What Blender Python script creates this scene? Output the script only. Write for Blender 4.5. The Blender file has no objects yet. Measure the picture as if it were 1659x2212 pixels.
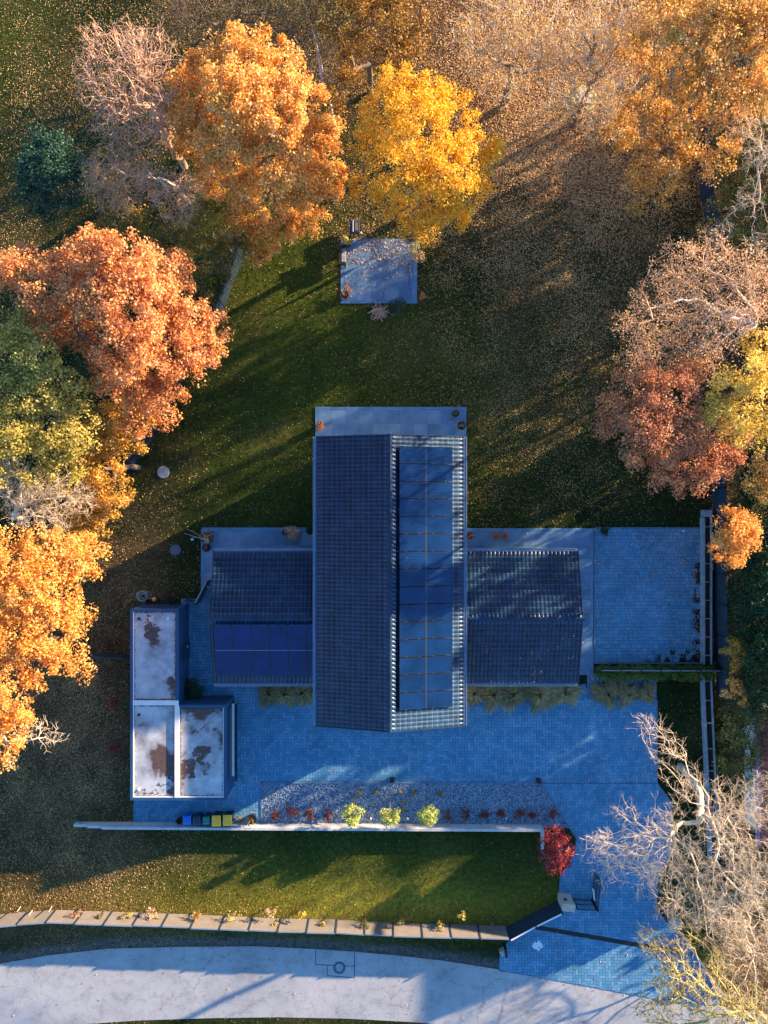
import bpy, math, random
import numpy as np
rng = np.random.default_rng(11)
random.seed(5)
scene = bpy.context.scene
C = scene.collection
R = math.radians

# ------------------------------------------------------------------ camera, sky, sun, exposure
H, F, CX, CY = 52.0, 1560.0, 829.5, 1106.0      # drone height, focal length and centre (survey grid)
cam = bpy.data.cameras.new('camera'); camo = bpy.data.objects.new('camera', cam); C.objects.link(camo)
camo.location = (0, 0, H); camo.rotation_euler = (0, 0, 0)
cam.sensor_fit = 'VERTICAL'; cam.sensor_height = 24; cam.lens = 24 / (2 * CY / F)
cam.clip_end = 2000
scene.camera = camo
scene.render.resolution_x = 768; scene.render.resolution_y = 1024
SUN_AZ, SUN_EL = R(28), R(11.3)
w = bpy.data.worlds.new('World'); scene.world = w; w.use_nodes = True
nt = w.node_tree; bg = nt.nodes['Background']
sky = nt.nodes.new('ShaderNodeTexSky'); sky.sky_type = 'NISHITA'; sky.sun_disc = False
sky.sun_elevation = SUN_EL; sky.sun_rotation = math.pi / 2 - SUN_AZ
sky.dust_density = 0.3; sky.ozone_density = 4.0
hs = nt.nodes.new('ShaderNodeHueSaturation'); hs.inputs['Saturation'].default_value = 1.06
nt.links.new(sky.outputs[0], hs.inputs['Color']); nt.links.new(hs.outputs[0], bg.inputs[0])
bg.inputs[1].default_value = 0.11
sl = bpy.data.lights.new('sun', 'SUN'); so = bpy.data.objects.new('sun', sl); C.objects.link(so)
sl.energy = 5.0; sl.angle = R(0.6); sl.color = (1.0, 0.72, 0.45)
d = (math.cos(SUN_AZ) * math.cos(SUN_EL), math.sin(SUN_AZ) * math.cos(SUN_EL), math.sin(SUN_EL))
from mathutils import Vector, Matrix
so.rotation_euler = Vector(d).to_track_quat('Z', 'Y').to_euler()
so.location = (60, 30, 30)
vs = scene.view_settings
vs.view_transform = 'Standard'; vs.look = 'None'; vs.gamma = 1.0; vs.exposure = 1.98; vs.use_curve_mapping = False
try:
    scene.cycles.max_bounces = 6; scene.cycles.diffuse_bounces = 3; scene.cycles.transparent_max_bounces = 4
except Exception: pass

def P(px, py, h=0.0):
    s = (H - h) / F
    return ((px - CX) * s, (CY - py) * s, h)
def PX(x, y):                       # ground metres -> survey grid
    return CX + x * F / H, CY - y * F / H

# ------------------------------------------------------------------ materials
def newmat(name):
    m = bpy.data.materials.new(name); m.use_nodes = True
    return m, m.node_tree, m.node_tree.nodes['Principled BSDF']
def ramp(nt, cols, interp='LINEAR', pos=None):
    r = nt.nodes.new('ShaderNodeValToRGB'); cr = r.color_ramp; cr.interpolation = interp
    n = len(cols)
    while len(cr.elements) < n: cr.elements.new(0.5)
    for i, c in enumerate(cols):
        cr.elements[i].position = pos[i] if pos else i / max(1, n - 1)
        cr.elements[i].color = (*c, 1)
    return r
def noise(nt, scale, detail=4, rough=0.6, coord='pos'):
    n = nt.nodes.new('ShaderNodeTexNoise'); n.inputs['Scale'].default_value = scale
    n.inputs['Detail'].default_value = detail; n.inputs['Roughness'].default_value = rough
    g = nt.nodes.new('ShaderNodeNewGeometry'); nt.links.new(g.outputs['Position'], n.inputs['Vector'])
    return n
def mixc(nt, a, b, fac, mode='MIX'):
    m = nt.nodes.new('ShaderNodeMix'); m.data_type = 'RGBA'; m.blend_type = mode
    for i, v in ((0, fac), (6, a), (7, b)):
        if hasattr(v, 'is_linked'): nt.links.new(v, m.inputs[i])
        elif isinstance(v, (int, float)): m.inputs[i].default_value = v
        else: m.inputs[i].default_value = (*v, 1)
    return m.outputs[2]
def simple(name, col, rough=0.6, metal=0.0, var=0.25, scale=3.0, bump=0.0, bscale=60, spec=None):
    m, nt, b = newmat(name)
    n = noise(nt, scale)
    r = ramp(nt, [tuple(c * (1 - var) for c in col), tuple(min(1, c * (1 + var)) for c in col)], pos=[0.3, 0.7])
    nt.links.new(n.outputs[0], r.inputs[0]); nt.links.new(r.outputs[0], b.inputs['Base Color'])
    b.inputs['Roughness'].default_value = rough; b.inputs['Metallic'].default_value = metal
    if spec is not None: b.inputs['Specular IOR Level'].default_value = spec
    if bump:
        n2 = noise(nt, bscale, 3); bp = nt.nodes.new('ShaderNodeBump'); bp.inputs['Strength'].default_value = bump
        bp.inputs['Distance'].default_value = 0.02
        nt.links.new(n2.outputs[0], bp.inputs['Height']); nt.links.new(bp.outputs[0], b.inputs['Normal'])
    return m
def leafmat(name, cols, trans=0.35, rough=0.55, nscale=0.7, bias=0.45):
    m, nt, b = newmat(name)
    g = nt.nodes.new('ShaderNodeNewGeometry'); n = noise(nt, nscale, 3)
    mx = nt.nodes.new('ShaderNodeMath'); mx.operation = 'MULTIPLY_ADD'
    nt.links.new(g.outputs['Random Per Island'], mx.inputs[0]); mx.inputs[1].default_value = 1 - bias
    m2 = nt.nodes.new('ShaderNodeMath'); m2.operation = 'MULTIPLY_ADD'
    nt.links.new(n.outputs[0], m2.inputs[0]); m2.inputs[1].default_value = bias * 2; m2.inputs[2].default_value = -bias * 0.5
    nt.links.new(m2.outputs[0], mx.inputs[2])
    r = ramp(nt, cols); nt.links.new(mx.outputs[0], r.inputs[0])
    nt.links.new(r.outputs[0], b.inputs['Base Color']); b.inputs['Roughness'].default_value = rough
    b.inputs['Specular IOR Level'].default_value = 0.25
    t = nt.nodes.new('ShaderNodeBsdfTranslucent'); nt.links.new(r.outputs[0], t.inputs[0])
    s = nt.nodes.new('ShaderNodeMixShader'); s.inputs[0].default_value = trans
    nt.links.new(b.outputs[0], s.inputs[1]); nt.links.new(t.outputs[0], s.inputs[2])
    nt.links.new(s.outputs[0], nt.nodes['Material Output'].inputs[0])
    return m
def islandmat(name, cols, rough=0.7, nscale=1.5, amt=0.35, stain=None):
    m, nt, b = newmat(name)
    g = nt.nodes.new('ShaderNodeNewGeometry'); r = ramp(nt, cols)
    nt.links.new(g.outputs['Random Per Island'], r.inputs[0])
    n = noise(nt, nscale, 5); r2 = ramp(nt, [(1 - amt,) * 3, (1 + amt * 0.4,) * 3], pos=[0.3, 0.72]); nt.links.new(n.outputs[0], r2.inputs[0])
    o = mixc(nt, r.outputs[0], r2.outputs[0], 1.0, 'MULTIPLY')
    if stain:
        n3 = noise(nt, 0.22, 6, 0.65); r3 = ramp(nt, [(0, 0, 0), (1, 1, 1)], pos=[0.58, 0.72]); nt.links.new(n3.outputs[0], r3.inputs[0])
        o = mixc(nt, o, stain, r3.outputs[0])
    nt.links.new(o, b.inputs['Base Color']); b.inputs['Roughness'].default_value = rough
    return m

M = {}
M['gold'] = leafmat('leaf gold', [(.56, .26, .02), (.88, .46, .03), (.96, .60, .05), (.99, .76, .20)], .35)
M['orange'] = leafmat('leaf orange', [(.30, .12, .03), (.64, .31, .06), (.84, .48, .12), (.94, .64, .26), (.92, .60, .42)], .3)
M['salmon'] = leafmat('leaf salmon', [(.26, .07, .02), (.62, .21, .06), (.84, .36, .12), (.90, .50, .24), (.94, .64, .38)], .3)
M['amber'] = leafmat('leaf amber', [(.14, .09, .02), (.38, .21, .03), (.62, .36, .06), (.80, .52, .14)], .3)
M['brown'] = leafmat('leaf brown amber', [(.07, .045, .015), (.22, .12, .03), (.42, .23, .05), (.62, .36, .10)], .25)
M['hedge'] = leafmat('leaf clipped hedge', [(.04, .07, .015), (.12, .19, .03), (.24, .33, .06)], .25)
M['bright'] = leafmat('leaf bright orange', [(.58, .22, .04), (.90, .40, .07), (.96, .54, .15), (.98, .72, .36)], .35)
M['lime'] = leafmat('leaf yellow green', [(.16, .13, .03), (.42, .35, .07), (.68, .55, .14), (.86, .72, .28)], .35)
M['yellow'] = leafmat('leaf yellow', [(.58, .40, .06), (.90, .66, .12), (.98, .82, .32)], .35)
M['olive'] = leafmat('leaf olive', [(.04, .05, .015), (.11, .12, .03), (.20, .19, .05), (.34, .27, .08)], .25)
M['dark'] = leafmat('leaf evergreen', [(.006, .022, .012), (.015, .05, .022), (.03, .09, .03), (.06, .13, .04)], .15, .4)
M['spruce'] = leafmat('leaf blue conifer', [(.006, .032, .022), (.018, .065, .045), (.03, .095, .065), (.02, .055, .03)], .1, .5)
M['rust'] = leafmat('leaf rust', [(.26, .09, .05), (.50, .20, .10), (.66, .32, .17), (.76, .44, .26)], .3)
M['pink'] = leafmat('leaf pinkish tan', [(.42, .20, .09), (.66, .40, .20), (.82, .58, .35), (.90, .74, .54)], .3)
M['red'] = leafmat('leaf red', [(.12, .012, .02), (.27, .03, .04), (.48, .06, .07), (.62, .16, .12)], .3)
M['shrub'] = leafmat('leaf lime ball', [(.22, .32, .04), (.46, .54, .10), (.68, .68, .22), (.82, .56, .18)], .3)
M['redshrub'] = leafmat('leaf red shrub', [(.14, .03, .02), (.30, .065, .04), (.44, .13, .07)], .25)
M['litter'] = leafmat('fallen leaves', [(.06, .03, .015), (.22, .12, .05), (.46, .28, .12), (.72, .50, .22), (.85, .58, .14)], .1, .7, .25)
M['litter_pink'] = leafmat('fallen leaves rust', [(.22, .09, .03), (.56, .27, .09), (.82, .47, .18), (.95, .66, .34), (.96, .68, .18)], .1, .7, .25)
M['blade'] = leafmat('ornamental grass blades', [(.06, .07, .04), (.24, .21, .09), (.58, .44, .20), (.92, .74, .46)], .3)
M['bark'] = simple('bark brown grey', (.16, .12, .09), .9, var=.4, scale=6)
M['bark_pale'] = simple('bark pale', (.62, .51, .38), .85, var=.35, scale=2.5)
M['bark_pink'] = simple('bark pinkish', (.56, .36, .25), .85, var=.35, scale=2)
M['bark_moss'] = simple('bark lichen', (.46, .40, .16), .9, var=.4, scale=2)
M['birch'] = simple('bark birch', (.62, .56, .52), .8, var=.35, scale=5)
M['twig_dark'] = simple('twig brown', (.14, .10, .07), .9, var=.3)
M['bud'] = simple('bud reddish', (.45, .16, .08), .8, var=.4, scale=8)
M['concrete'] = simple('concrete pale', (.52, .54, .56), .85, var=.12, scale=2, bump=.2)
M['concrete_warm'] = simple('concrete panel warm grey', (.20, .18, .165), .85, var=.14, scale=1.6, bump=.2)
M['pillar'] = simple('concrete gate pillar', (.50, .44, .37), .85, var=.15, scale=3)
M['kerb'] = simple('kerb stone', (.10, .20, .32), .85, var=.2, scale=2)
M['anthracite'] = simple('anthracite steel', (.025, .045, .075), .45, var=.15, scale=.8)
M['clad'] = simple('blue grey cladding', (.018, .07, .16), .5, var=.12, scale=.6)
M['white'] = simple('white sheet metal', (.72, .74, .76), .5, var=.06)
M['zinc'] = simple('gutter metal', (.30, .36, .46), .35, metal=.4, var=.1)
M['plaster'] = simple('house plaster', (.70, .70, .68), .9, var=.05)
M['black'] = simple('black plastic', (.012, .013, .016), .5, var=.2)
M['blackmetal'] = simple('black metal', (.015, .017, .022), .4, var=.2)
M['blue'] = simple('blue plastic', (.02, .16, .62), .4, var=.06)
M['navy'] = simple('dark navy plastic', (.02, .04, .07), .45, var=.1)
M['teal'] = simple('green plastic', (.01, .22, .17), .4, var=.08)
M['yel'] = simple('yellow plastic', (1.0, .50, .05), .4, var=.06)
M['terracotta'] = simple('brown clay', (.14, .06, .04), .8, var=.25)
M['soil'] = simple('dark soil', (.022, .016, .013), .95, var=.5, scale=6, bump=.5)
M['wood'] = simple('weathered timber', (.16, .12, .09), .8, var=.3, scale=8)
M['trough'] = simple('weathered concrete trough', (.26, .33, .38), .85, var=.3, scale=3)
M['stone'] = simple('sandstone slab', (.60, .54, .48), .85, var=.15, scale=4)
M['glass'] = simple('window glass', (.02, .03, .04), .08, var=.1)
M['lampwhite'] = simple('white globe', (.80, .84, .88), .4, var=.03)

# roof tiles
m, nt, b = newmat('anthracite roof tiles'); M['tile'] = m
n = noise(nt, 1.3, 6); r = ramp(nt, [(.003, .020, .052), (.008, .036, .090), (.024, .072, .145)], pos=[.3, .55, .8])
at = nt.nodes.new('ShaderNodeAttribute'); at.attribute_name = 'lip'; rl_ = ramp(nt, [(0,) * 3, (1,) * 3], pos=[.80, .97]); nt.links.new(at.outputs['Fac'], rl_.inputs[0])
nt.links.new(n.outputs[0], r.inputs[0]); nt.links.new(mixc(nt, r.outputs[0], (.040, .105, .20), rl_.outputs[0]), b.inputs['Base Color'])
n2 = noise(nt, 5, 4); r2 = ramp(nt, [(.28,) * 3, (.5,) * 3], pos=[.3, .7]); nt.links.new(n2.outputs[0], r2.inputs[0]); nt.links.new(r2.outputs[0], b.inputs['Roughness'])
b.inputs['Specular IOR Level'].default_value = .35
M['redtile'] = islandmat('red clay tiles', [(.20, .05, .04), (.34, .10, .07), (.26, .12, .12)], .7, 2, .4)
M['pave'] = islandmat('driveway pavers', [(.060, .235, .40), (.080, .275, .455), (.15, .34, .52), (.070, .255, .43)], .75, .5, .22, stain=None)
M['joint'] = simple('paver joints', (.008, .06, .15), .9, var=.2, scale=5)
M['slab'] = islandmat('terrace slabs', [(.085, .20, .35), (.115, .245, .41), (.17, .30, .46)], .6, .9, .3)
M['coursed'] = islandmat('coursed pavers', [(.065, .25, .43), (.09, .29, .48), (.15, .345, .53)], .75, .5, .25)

# solar glass
def panelmat(name, base, line, horizontal):
    m, nt, b = newmat(name)
    tc = nt.nodes.new('ShaderNodeNewGeometry'); sp = nt.nodes.new('ShaderNodeSeparateXYZ'); nt.links.new(tc.outputs['Position'], sp.inputs[0])
    mm = nt.nodes.new('ShaderNodeMath'); mm.operation = 'PINGPONG'; nt.links.new(sp.outputs['Y' if horizontal else 'X'], mm.inputs[0]); mm.inputs[1].default_value = .047
    r = ramp(nt, [line, base], pos=[.10, .30])
    mu = nt.nodes.new('ShaderNodeMath'); mu.operation = 'MULTIPLY'; nt.links.new(mm.outputs[0], mu.inputs[0]); mu.inputs[1].default_value = 21.0
    nt.links.new(mu.outputs[0], r.inputs[0])
    n = noise(nt, .8, 3); r3 = ramp(nt, [(.7,) * 3, (1.25,) * 3], pos=[.3, .7]); nt.links.new(n.outputs[0], r3.inputs[0])
    o = mixc(nt, r.outputs[0], r3.outputs[0], 1.0, 'MULTIPLY')
    nt.links.new(o, b.inputs['Base Color']); b.inputs['Roughness'].default_value = .22
    b.inputs['Coat Weight'].default_value = .2; b.inputs['Coat Roughness'].default_value = .12
    return m
M['pv'] = panelmat('solar cells', (.002, .022, .090), (.012, .05, .14), True)
M['pv2'] = panelmat('dark solar cells', (.010, .018, .10), (.014, .026, .13), False)

# garage roof: pale membrane with dirt
m, nt, b = newmat('garage roof membrane'); M['membrane'] = m
n = noise(nt, .9, 6, .6); r = ramp(nt, [(.22, .26, .31), (.42, .46, .51), (.58, .62, .66)], pos=[.3, .5, .75]); nt.links.new(n.outputs[0], r.inputs[0])
n2 = noise(nt, .33, 9, .60); r2 = ramp(nt, [(0, 0, 0), (.35, .35, .35), (1, 1, 1)], pos=[.44, .53, .57]); nt.links.new(n2.outputs[0], r2.inputs[0])
n3 = noise(nt, 9, 5, .8); r3 = ramp(nt, [(.045, .03, .03), (.10, .06, .05), (.30, .22, .20)], pos=[.3, .55, .75]); nt.links.new(n3.outputs[0], r3.inputs[0])
at = nt.nodes.new('ShaderNodeAttribute'); at.attribute_name = 'edge'
n4 = noise(nt, 6, 6, .75)
ad = nt.nodes.new('ShaderNodeMath'); ad.operation = 'ADD'; nt.links.new(at.outputs['Fac'], ad.inputs[0]); nt.links.new(n4.outputs[0], ad.inputs[1])
r4 = ramp(nt, [(0, 0, 0), (1, 1, 1)], pos=[.75, .87]); mu = nt.nodes.new('ShaderNodeMath'); mu.operation = 'MULTIPLY'; nt.links.new(ad.outputs[0], mu.inputs[0]); mu.inputs[1].default_value = .9
nt.links.new(mu.outputs[0], r4.inputs[0])
fx = nt.nodes.new('ShaderNodeMath'); fx.operation = 'MAXIMUM'; nt.links.new(r2.outputs[0], fx.inputs[0]); nt.links.new(r4.outputs[0], fx.inputs[1])
o = mixc(nt, r.outputs[0], r3.outputs[0], fx.outputs[0]); nt.links.new(o, b.inputs['Base Color']); b.inputs['Roughness'].default_value = .7

# gravel
def gravelmat(name, c0, c1, c2):
    m, nt, b = newmat(name)
    v = nt.nodes.new('ShaderNodeTexVoronoi'); v.inputs['Scale'].default_value = 9
    g = nt.nodes.new('ShaderNodeNewGeometry'); nt.links.new(g.outputs['Position'], v.inputs['Vector'])
    sp = nt.nodes.new('ShaderNodeSeparateColor'); nt.links.new(v.outputs['Color'], sp.inputs[0])
    r = ramp(nt, [c0, c1, c2]); nt.links.new(sp.outputs[0], r.inputs[0]); nt.links.new(r.outputs[0], b.inputs['Base Color'])
    bp = nt.nodes.new('ShaderNodeBump'); bp.invert = True; bp.inputs['Strength'].default_value = .9; bp.inputs['Distance'].default_value = .05
    nt.links.new(v.outputs['Distance'], bp.inputs['Height']); nt.links.new(bp.outputs[0], b.inputs['Normal'])
    b.inputs['Roughness'].default_value = .8
    return m
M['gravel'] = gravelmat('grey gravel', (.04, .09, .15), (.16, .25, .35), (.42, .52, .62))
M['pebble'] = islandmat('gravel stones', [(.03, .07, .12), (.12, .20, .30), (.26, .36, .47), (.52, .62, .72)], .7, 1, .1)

# asphalt road
m, nt, b = newmat('road asphalt'); M['road'] = m
n = noise(nt, .25, 6, .55); r = ramp(nt, [(.31, .33, .36), (.40, .415, .435), (.46, .47, .485)], pos=[.3, .5, .7]); nt.links.new(n.outputs[0], r.inputs[0])
n2 = noise(nt, 14, 4, .8); r2 = ramp(nt, [(.72,) * 3, (1.15,) * 3], pos=[.3, .7]); nt.links.new(n2.outputs[0], r2.inputs[0])
o = mixc(nt, r.outputs[0], r2.outputs[0], 1.0, 'MULTIPLY')
n5 = noise(nt, 1.1, 9, .7); r5 = ramp(nt, [(.78,) * 3, (1,) * 3, (1.06,) * 3], pos=[.36, .5, .7]); nt.links.new(n5.outputs[0], r5.inputs[0]); o = mixc(nt, o, r5.outputs[0], 1.0, 'MULTIPLY')
vc = nt.nodes.new('ShaderNodeTexVoronoi'); vc.feature = 'DISTANCE_TO_EDGE'; vc.inputs['Scale'].default_value = .16; g5 = nt.nodes.new('ShaderNodeNewGeometry'); n6 = noise(nt, .9, 5, .7); va = nt.nodes.new('ShaderNodeVectorMath'); va.operation = 'MULTIPLY_ADD'; nt.links.new(n6.outputs[1], va.inputs[0]); va.inputs[1].default_value = (2.2, 2.2, 0); nt.links.new(g5.outputs['Position'], va.inputs[2]); nt.links.new(va.outputs[0], vc.inputs['Vector']); r6 = ramp(nt, [(.62,) * 3, (1,) * 3], pos=[.0, .006]); nt.links.new(vc.outputs['Distance'], r6.inputs[0]); o = mixc(nt, o, r6.outputs[0], 1.0, 'MULTIPLY')
nt.links.new(o, b.inputs['Base Color']); b.inputs['Roughness'].default_value = .85
bp = nt.nodes.new('ShaderNodeBump'); bp.inputs['Strength'].default_value = .25; bp.inputs['Distance'].default_value = .02; n3 = noise(nt, 45, 2); nt.links.new(n3.outputs[0], bp.inputs['Height']); nt.links.new(bp.outputs[0], b.inputs['Normal'])

# ground / lawn in soil and turf colours, brightened where sun should fall
def groundmat(name, bump):
    m, nt, b = newmat(name)
    at = nt.nodes.new('ShaderNodeAttribute'); at.attribute_name = 'Col'
    n = noise(nt, 3.2, 7, .72); r = ramp(nt, [(.35,) * 3, (1.0,) * 3, (1.6,) * 3], pos=[.3, .5, .72]); nt.links.new(n.outputs[0], r.inputs[0])
    o = mixc(nt, at.outputs['Color'], r.outputs[0], 1.0, 'MULTIPLY'); nt.links.new(o, b.inputs['Base Color']); b.inputs['Roughness'].default_value = .95
    b.inputs['Specular IOR Level'].default_value = .1
    if bump:
        n2 = noise(nt, 14, 4, .8); bp = nt.nodes.new('ShaderNodeBump'); bp.inputs['Strength'].default_value = .8; bp.inputs['Distance'].default_value = .06
        nt.links.new(n2.outputs[0], bp.inputs['Height']); nt.links.new(bp.outputs[0], b.inputs['Normal'])
    return m
M['ground'] = groundmat('lawn ground', True)
m, nt, b = newmat('grass blades'); M['grass'] = m
at = nt.nodes.new('ShaderNodeAttribute'); at.attribute_name = 'Col'
nt.links.new(at.outputs['Color'], b.inputs['Base Color']); b.inputs['Roughness'].default_value = .7; b.inputs['Specular IOR Level'].default_value = .15
t = nt.nodes.new('ShaderNodeBsdfTranslucent'); nt.links.new(at.outputs['Color'], t.inputs[0]); s = nt.nodes.new('ShaderNodeMixShader'); s.inputs[0].default_value = .3
nt.links.new(b.outputs[0], s.inputs[1]); nt.links.new(t.outputs[0], s.inputs[2]); nt.links.new(s.outputs[0], nt.nodes['Material Output'].inputs[0])

# ------------------------------------------------------------------ object helpers
def tag(o, label=None, cat=None, group=None, kind=None):
    if label: o['label'] = label
    if cat: o['category'] = cat
    if group: o['group'] = group
    if kind: o['kind'] = kind
    return o
def thing(name, loc, label, cat, group=None, rz=0):
    o = bpy.data.objects.new(name, None); C.objects.link(o); o.location = loc; o.rotation_euler = (0, 0, rz); o.empty_display_size = .3
    return tag(o, label, cat, group)
def link(name, me, mat, parent=None, off=None):
    if mat: me.materials.append(mat)
    o = bpy.data.objects.new(name, me); C.objects.link(o)
    if parent: o.parent = parent
    if off is not None: o.location = off
    return o
def arr_mesh(name, V, Fc, mat, parent=None, col=None, smooth=False):
    """V (n,3), Fc (m,k) uniform face size. World coordinates; made relative to the parent."""
    V = np.asarray(V, dtype=np.float32); Fc = np.asarray(Fc, dtype=np.int32)
    if parent is not None:
        V = V - np.array(parent_origin(parent), dtype=np.float32)
    me = bpy.data.meshes.new(name); n, k = Fc.shape
    me.vertices.add(len(V)); me.vertices.foreach_set('co', V.ravel())
    me.loops.add(n * k); me.loops.foreach_set('vertex_index', Fc.ravel())
    me.polygons.add(n); me.polygons.foreach_set('loop_start', np.arange(0, n * k, k, dtype=np.int32))
    me.polygons.foreach_set('loop_total', np.full(n, k, dtype=np.int32))
    if smooth: me.polygons.foreach_set('use_smooth', np.ones(n, dtype=bool))
    me.update(calc_edges=True)
    if col is not None:
        a = me.color_attributes.new('Col', 'FLOAT_COLOR', 'POINT')
        a.data.foreach_set('color', np.concatenate([col, np.ones((len(col), 1))], 1).astype(np.float32).ravel())
    return link(name, me, mat, parent)
def parent_origin(p):
    x = np.zeros(3)
    while p is not None:
        x += np.array(p.location); p = p.parent
    return x
class MB:
    def __init__(s): s.v = []; s.f = []
    def add(s, vs, fs):
        k = len(s.v); s.v += [tuple(map(float, q)) for q in vs]; s.f += [tuple(i + k for i in f) for f in fs]; return s
    def box(s, c, size, rz=0, taper=1.0, tilt=None):
        hx, hy, hz = size[0] / 2, size[1] / 2, size[2]
        vs = []
        for z, t in ((0, 1), (hz, taper)):
            for x, y in ((-hx, -hy), (hx, -hy), (hx, hy), (-hx, hy)):
                x, y = x * t, y * t
                vs.append((c[0] + x * math.cos(rz) - y * math.sin(rz), c[1] + x * math.sin(rz) + y * math.cos(rz), c[2] + z))
        return s.add(vs, [(3, 2, 1, 0), (4, 5, 6, 7), (0, 1, 5, 4), (1, 2, 6, 5), (2, 3, 7, 6), (3, 0, 4, 7)])
    def lathe(s, c, prof, n=20, cap=True):
        k = len(prof); vs = []
        for r_, z in prof:
            for i in range(n):
                a = 2 * math.pi * i / n; vs.append((c[0] + r_ * math.cos(a), c[1] + r_ * math.sin(a), c[2] + z))
        fs = [(j * n + i, j * n + (i + 1) % n, (j + 1) * n + (i + 1) % n, (j + 1) * n + i) for j in range(k - 1) for i in range(n)]
        if cap: fs += [tuple(range(n))[::-1], tuple(range((k - 1) * n, k * n))]
        return s.add(vs, fs)
    def tube(s, pts, r_, n=6):
        pts = [Vector(p) for p in pts]; vs = []
        for i, p in enumerate(pts):
            dd = (pts[min(i + 1, len(pts) - 1)] - pts[max(i - 1, 0)]).normalized()
            a = dd.orthogonal().normalized(); b_ = dd.cross(a)
            rr = r_ if isinstance(r_, (int, float)) else r_[i]
            for j in range(n):
                t_ = 2 * math.pi * j / n; vs.append(p + (a * math.cos(t_) + b_ * math.sin(t_)) * rr)
        fs = [(j * n + i, j * n + (i + 1) % n, (j + 1) * n + (i + 1) % n, (j + 1) * n + i) for j in range(len(pts) - 1) for i in range(n)]
        fs += [tuple(range(n))[::-1], tuple(range((len(pts) - 1) * n, len(pts) * n))]
        return s.add(vs, fs)
    def prism(s, poly, z0, z1):
        n = len(poly)
        a = sum(poly[i][0] * poly[(i + 1) % n][1] - poly[(i + 1) % n][0] * poly[i][1] for i in range(n))
        if a < 0: poly = poly[::-1]
        vs = [(x, y, z0) for x, y in poly] + [(x, y, z1) for x, y in poly]
        return s.add(vs, [tuple(range(n))[::-1], tuple(range(n, 2 * n))] + [(i, (i + 1) % n, n + (i + 1) % n, n + i) for i in range(n)])
    def wall(s, a, b, thick, z0, z1, z1b=None, z0b=None):
        a = Vector((a[0], a[1])); b = Vector((b[0], b[1])); dd = (b - a).normalized(); nn = Vector((-dd.y, dd.x)) * thick / 2
        z1b = z1 if z1b is None else z1b; z0b = z0 if z0b is None else z0b
        q = [a - nn, b - nn, b + nn, a + nn]; zb = [z0, z0b, z0b, z0]; zt = [z1, z1b, z1b, z1]
        return s.add([(p.x, p.y, z) for p, z in zip(q, zb)] + [(p.x, p.y, z) for p, z in zip(q, zt)],
                     [(3, 2, 1, 0), (4, 5, 6, 7), (0, 1, 5, 4), (1, 2, 6, 5), (2, 3, 7, 6), (3, 0, 4, 7)])
    def build(s, name, mat, parent=None, bevel=0, smooth=False, world=True):
        o0 = Vector(parent_origin(parent)) if (parent is not None and world) else Vector((0, 0, 0))
        me = bpy.data.meshes.new(name); me.from_pydata([Vector(v) - o0 for v in s.v], [], s.f); me.update()
        if smooth: me.polygons.foreach_set('use_smooth', np.ones(len(s.f), dtype=bool))
        o = link(name, me, mat, parent)
        if bevel:
            b_ = o.modifiers.new('bevel', 'BEVEL'); b_.width = bevel; b_.segments = 2; b_.limit_method = 'ANGLE'
        return o
def copy_tree(o, parent=None):
    c = o.copy(); C.objects.link(c); c.parent = parent
    for ch in o.children: copy_tree(ch, c)
    return c
def pip(x, y, poly):
    x = np.asarray(x); y = np.asarray(y); ins = np.zeros(x.shape, bool); n = len(poly); j = n - 1
    for i in range(n):
        xi, yi = poly[i]; xj, yj = poly[j]
        if yi != yj:
            c = ((yi > y) != (yj > y)) & (x < (xj - xi) * (y - yi) / (yj - yi) + xi); ins ^= c
        j = i
    return ins
def G(poly): return [P(x, y)[:2] for x, y in poly]

# ------------------------------------------------------------------ plan of the plot (survey grid)
DRIVE = [(392, 1293), (470, 1293), (470, 1478), (1265, 1478), (1270, 1510), (1418, 1510), (1418, 1692), (1450, 1735), (1450, 1830), (1421, 1900),
         (1418, 1965), (1452, 1990), (1464, 2009), (1560, 2147), (1548, 2172), (1430, 2159), (1078, 2094), (1080, 2049), (1100, 2029), (1204, 1960),
         (1207, 1926), (1214, 1884), (1240, 1844), (1244, 1809), (1170, 1690), (563, 1688), (563, 1777), (290, 1777), (290, 1700), (392, 1500)]
TERR = [[(681, 879), (1007, 879), (1007, 1142), (681, 1142)], [(437, 1141), (683, 1141), (683, 1210), (462, 1210), (455, 1293), (437, 1293)],
        [(1003, 1141), (1281, 1141), (1281, 1452), (1240, 1452), (1240, 1200), (1003, 1200)]]
COURT = [(1286, 1141), (1512, 1141), (1515, 1430), (1286, 1430)]
SEAT = [(736, 517), (901, 517), (901, 656), (736, 656)]
GRAVEL = [(563, 1691), (1168, 1691), (1229, 1786), (1166, 1786), (1166, 1780), (563, 1776)]
GRAVEL2 = [(1270, 1456), (1415, 1456), (1415, 1507), (1270, 1507)]
BED = [(1174, 1788), (1228, 1788), (1243, 1810), (1238, 1846), (1214, 1850), (1174, 1840)]
ROADTOP = [(-900, 2360), (-300, 2150), (0, 2082), (100, 2064), (235, 2049), (400, 2045), (560, 2044), (680, 2050), (760, 2055), (850, 2063), (950, 2074), (1078, 2094), (1430, 2159), (1548, 2172), (1659, 2192), (2400, 2300)]
ROADBOT = [(2400, 2560), (1600, 2350), (1200, 2255), (1000, 2218), (900, 2208), (750, 2200), (600, 2197), (450, 2199), (300, 2204), (150, 2214), (0, 2236), (-300, 2310), (-900, 2530)]
ROAD = ROADTOP + ROADBOT
HARD = [DRIVE, COURT, SEAT, GRAVEL, GRAVEL2, BED, ROAD, [(452, 1180), (1262, 1180), (1262, 1490), (452, 1490)], [(278, 1300), (395, 1300), (395, 1500), (515, 1500), (515, 1740), (278, 1740)]] + TERR

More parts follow.
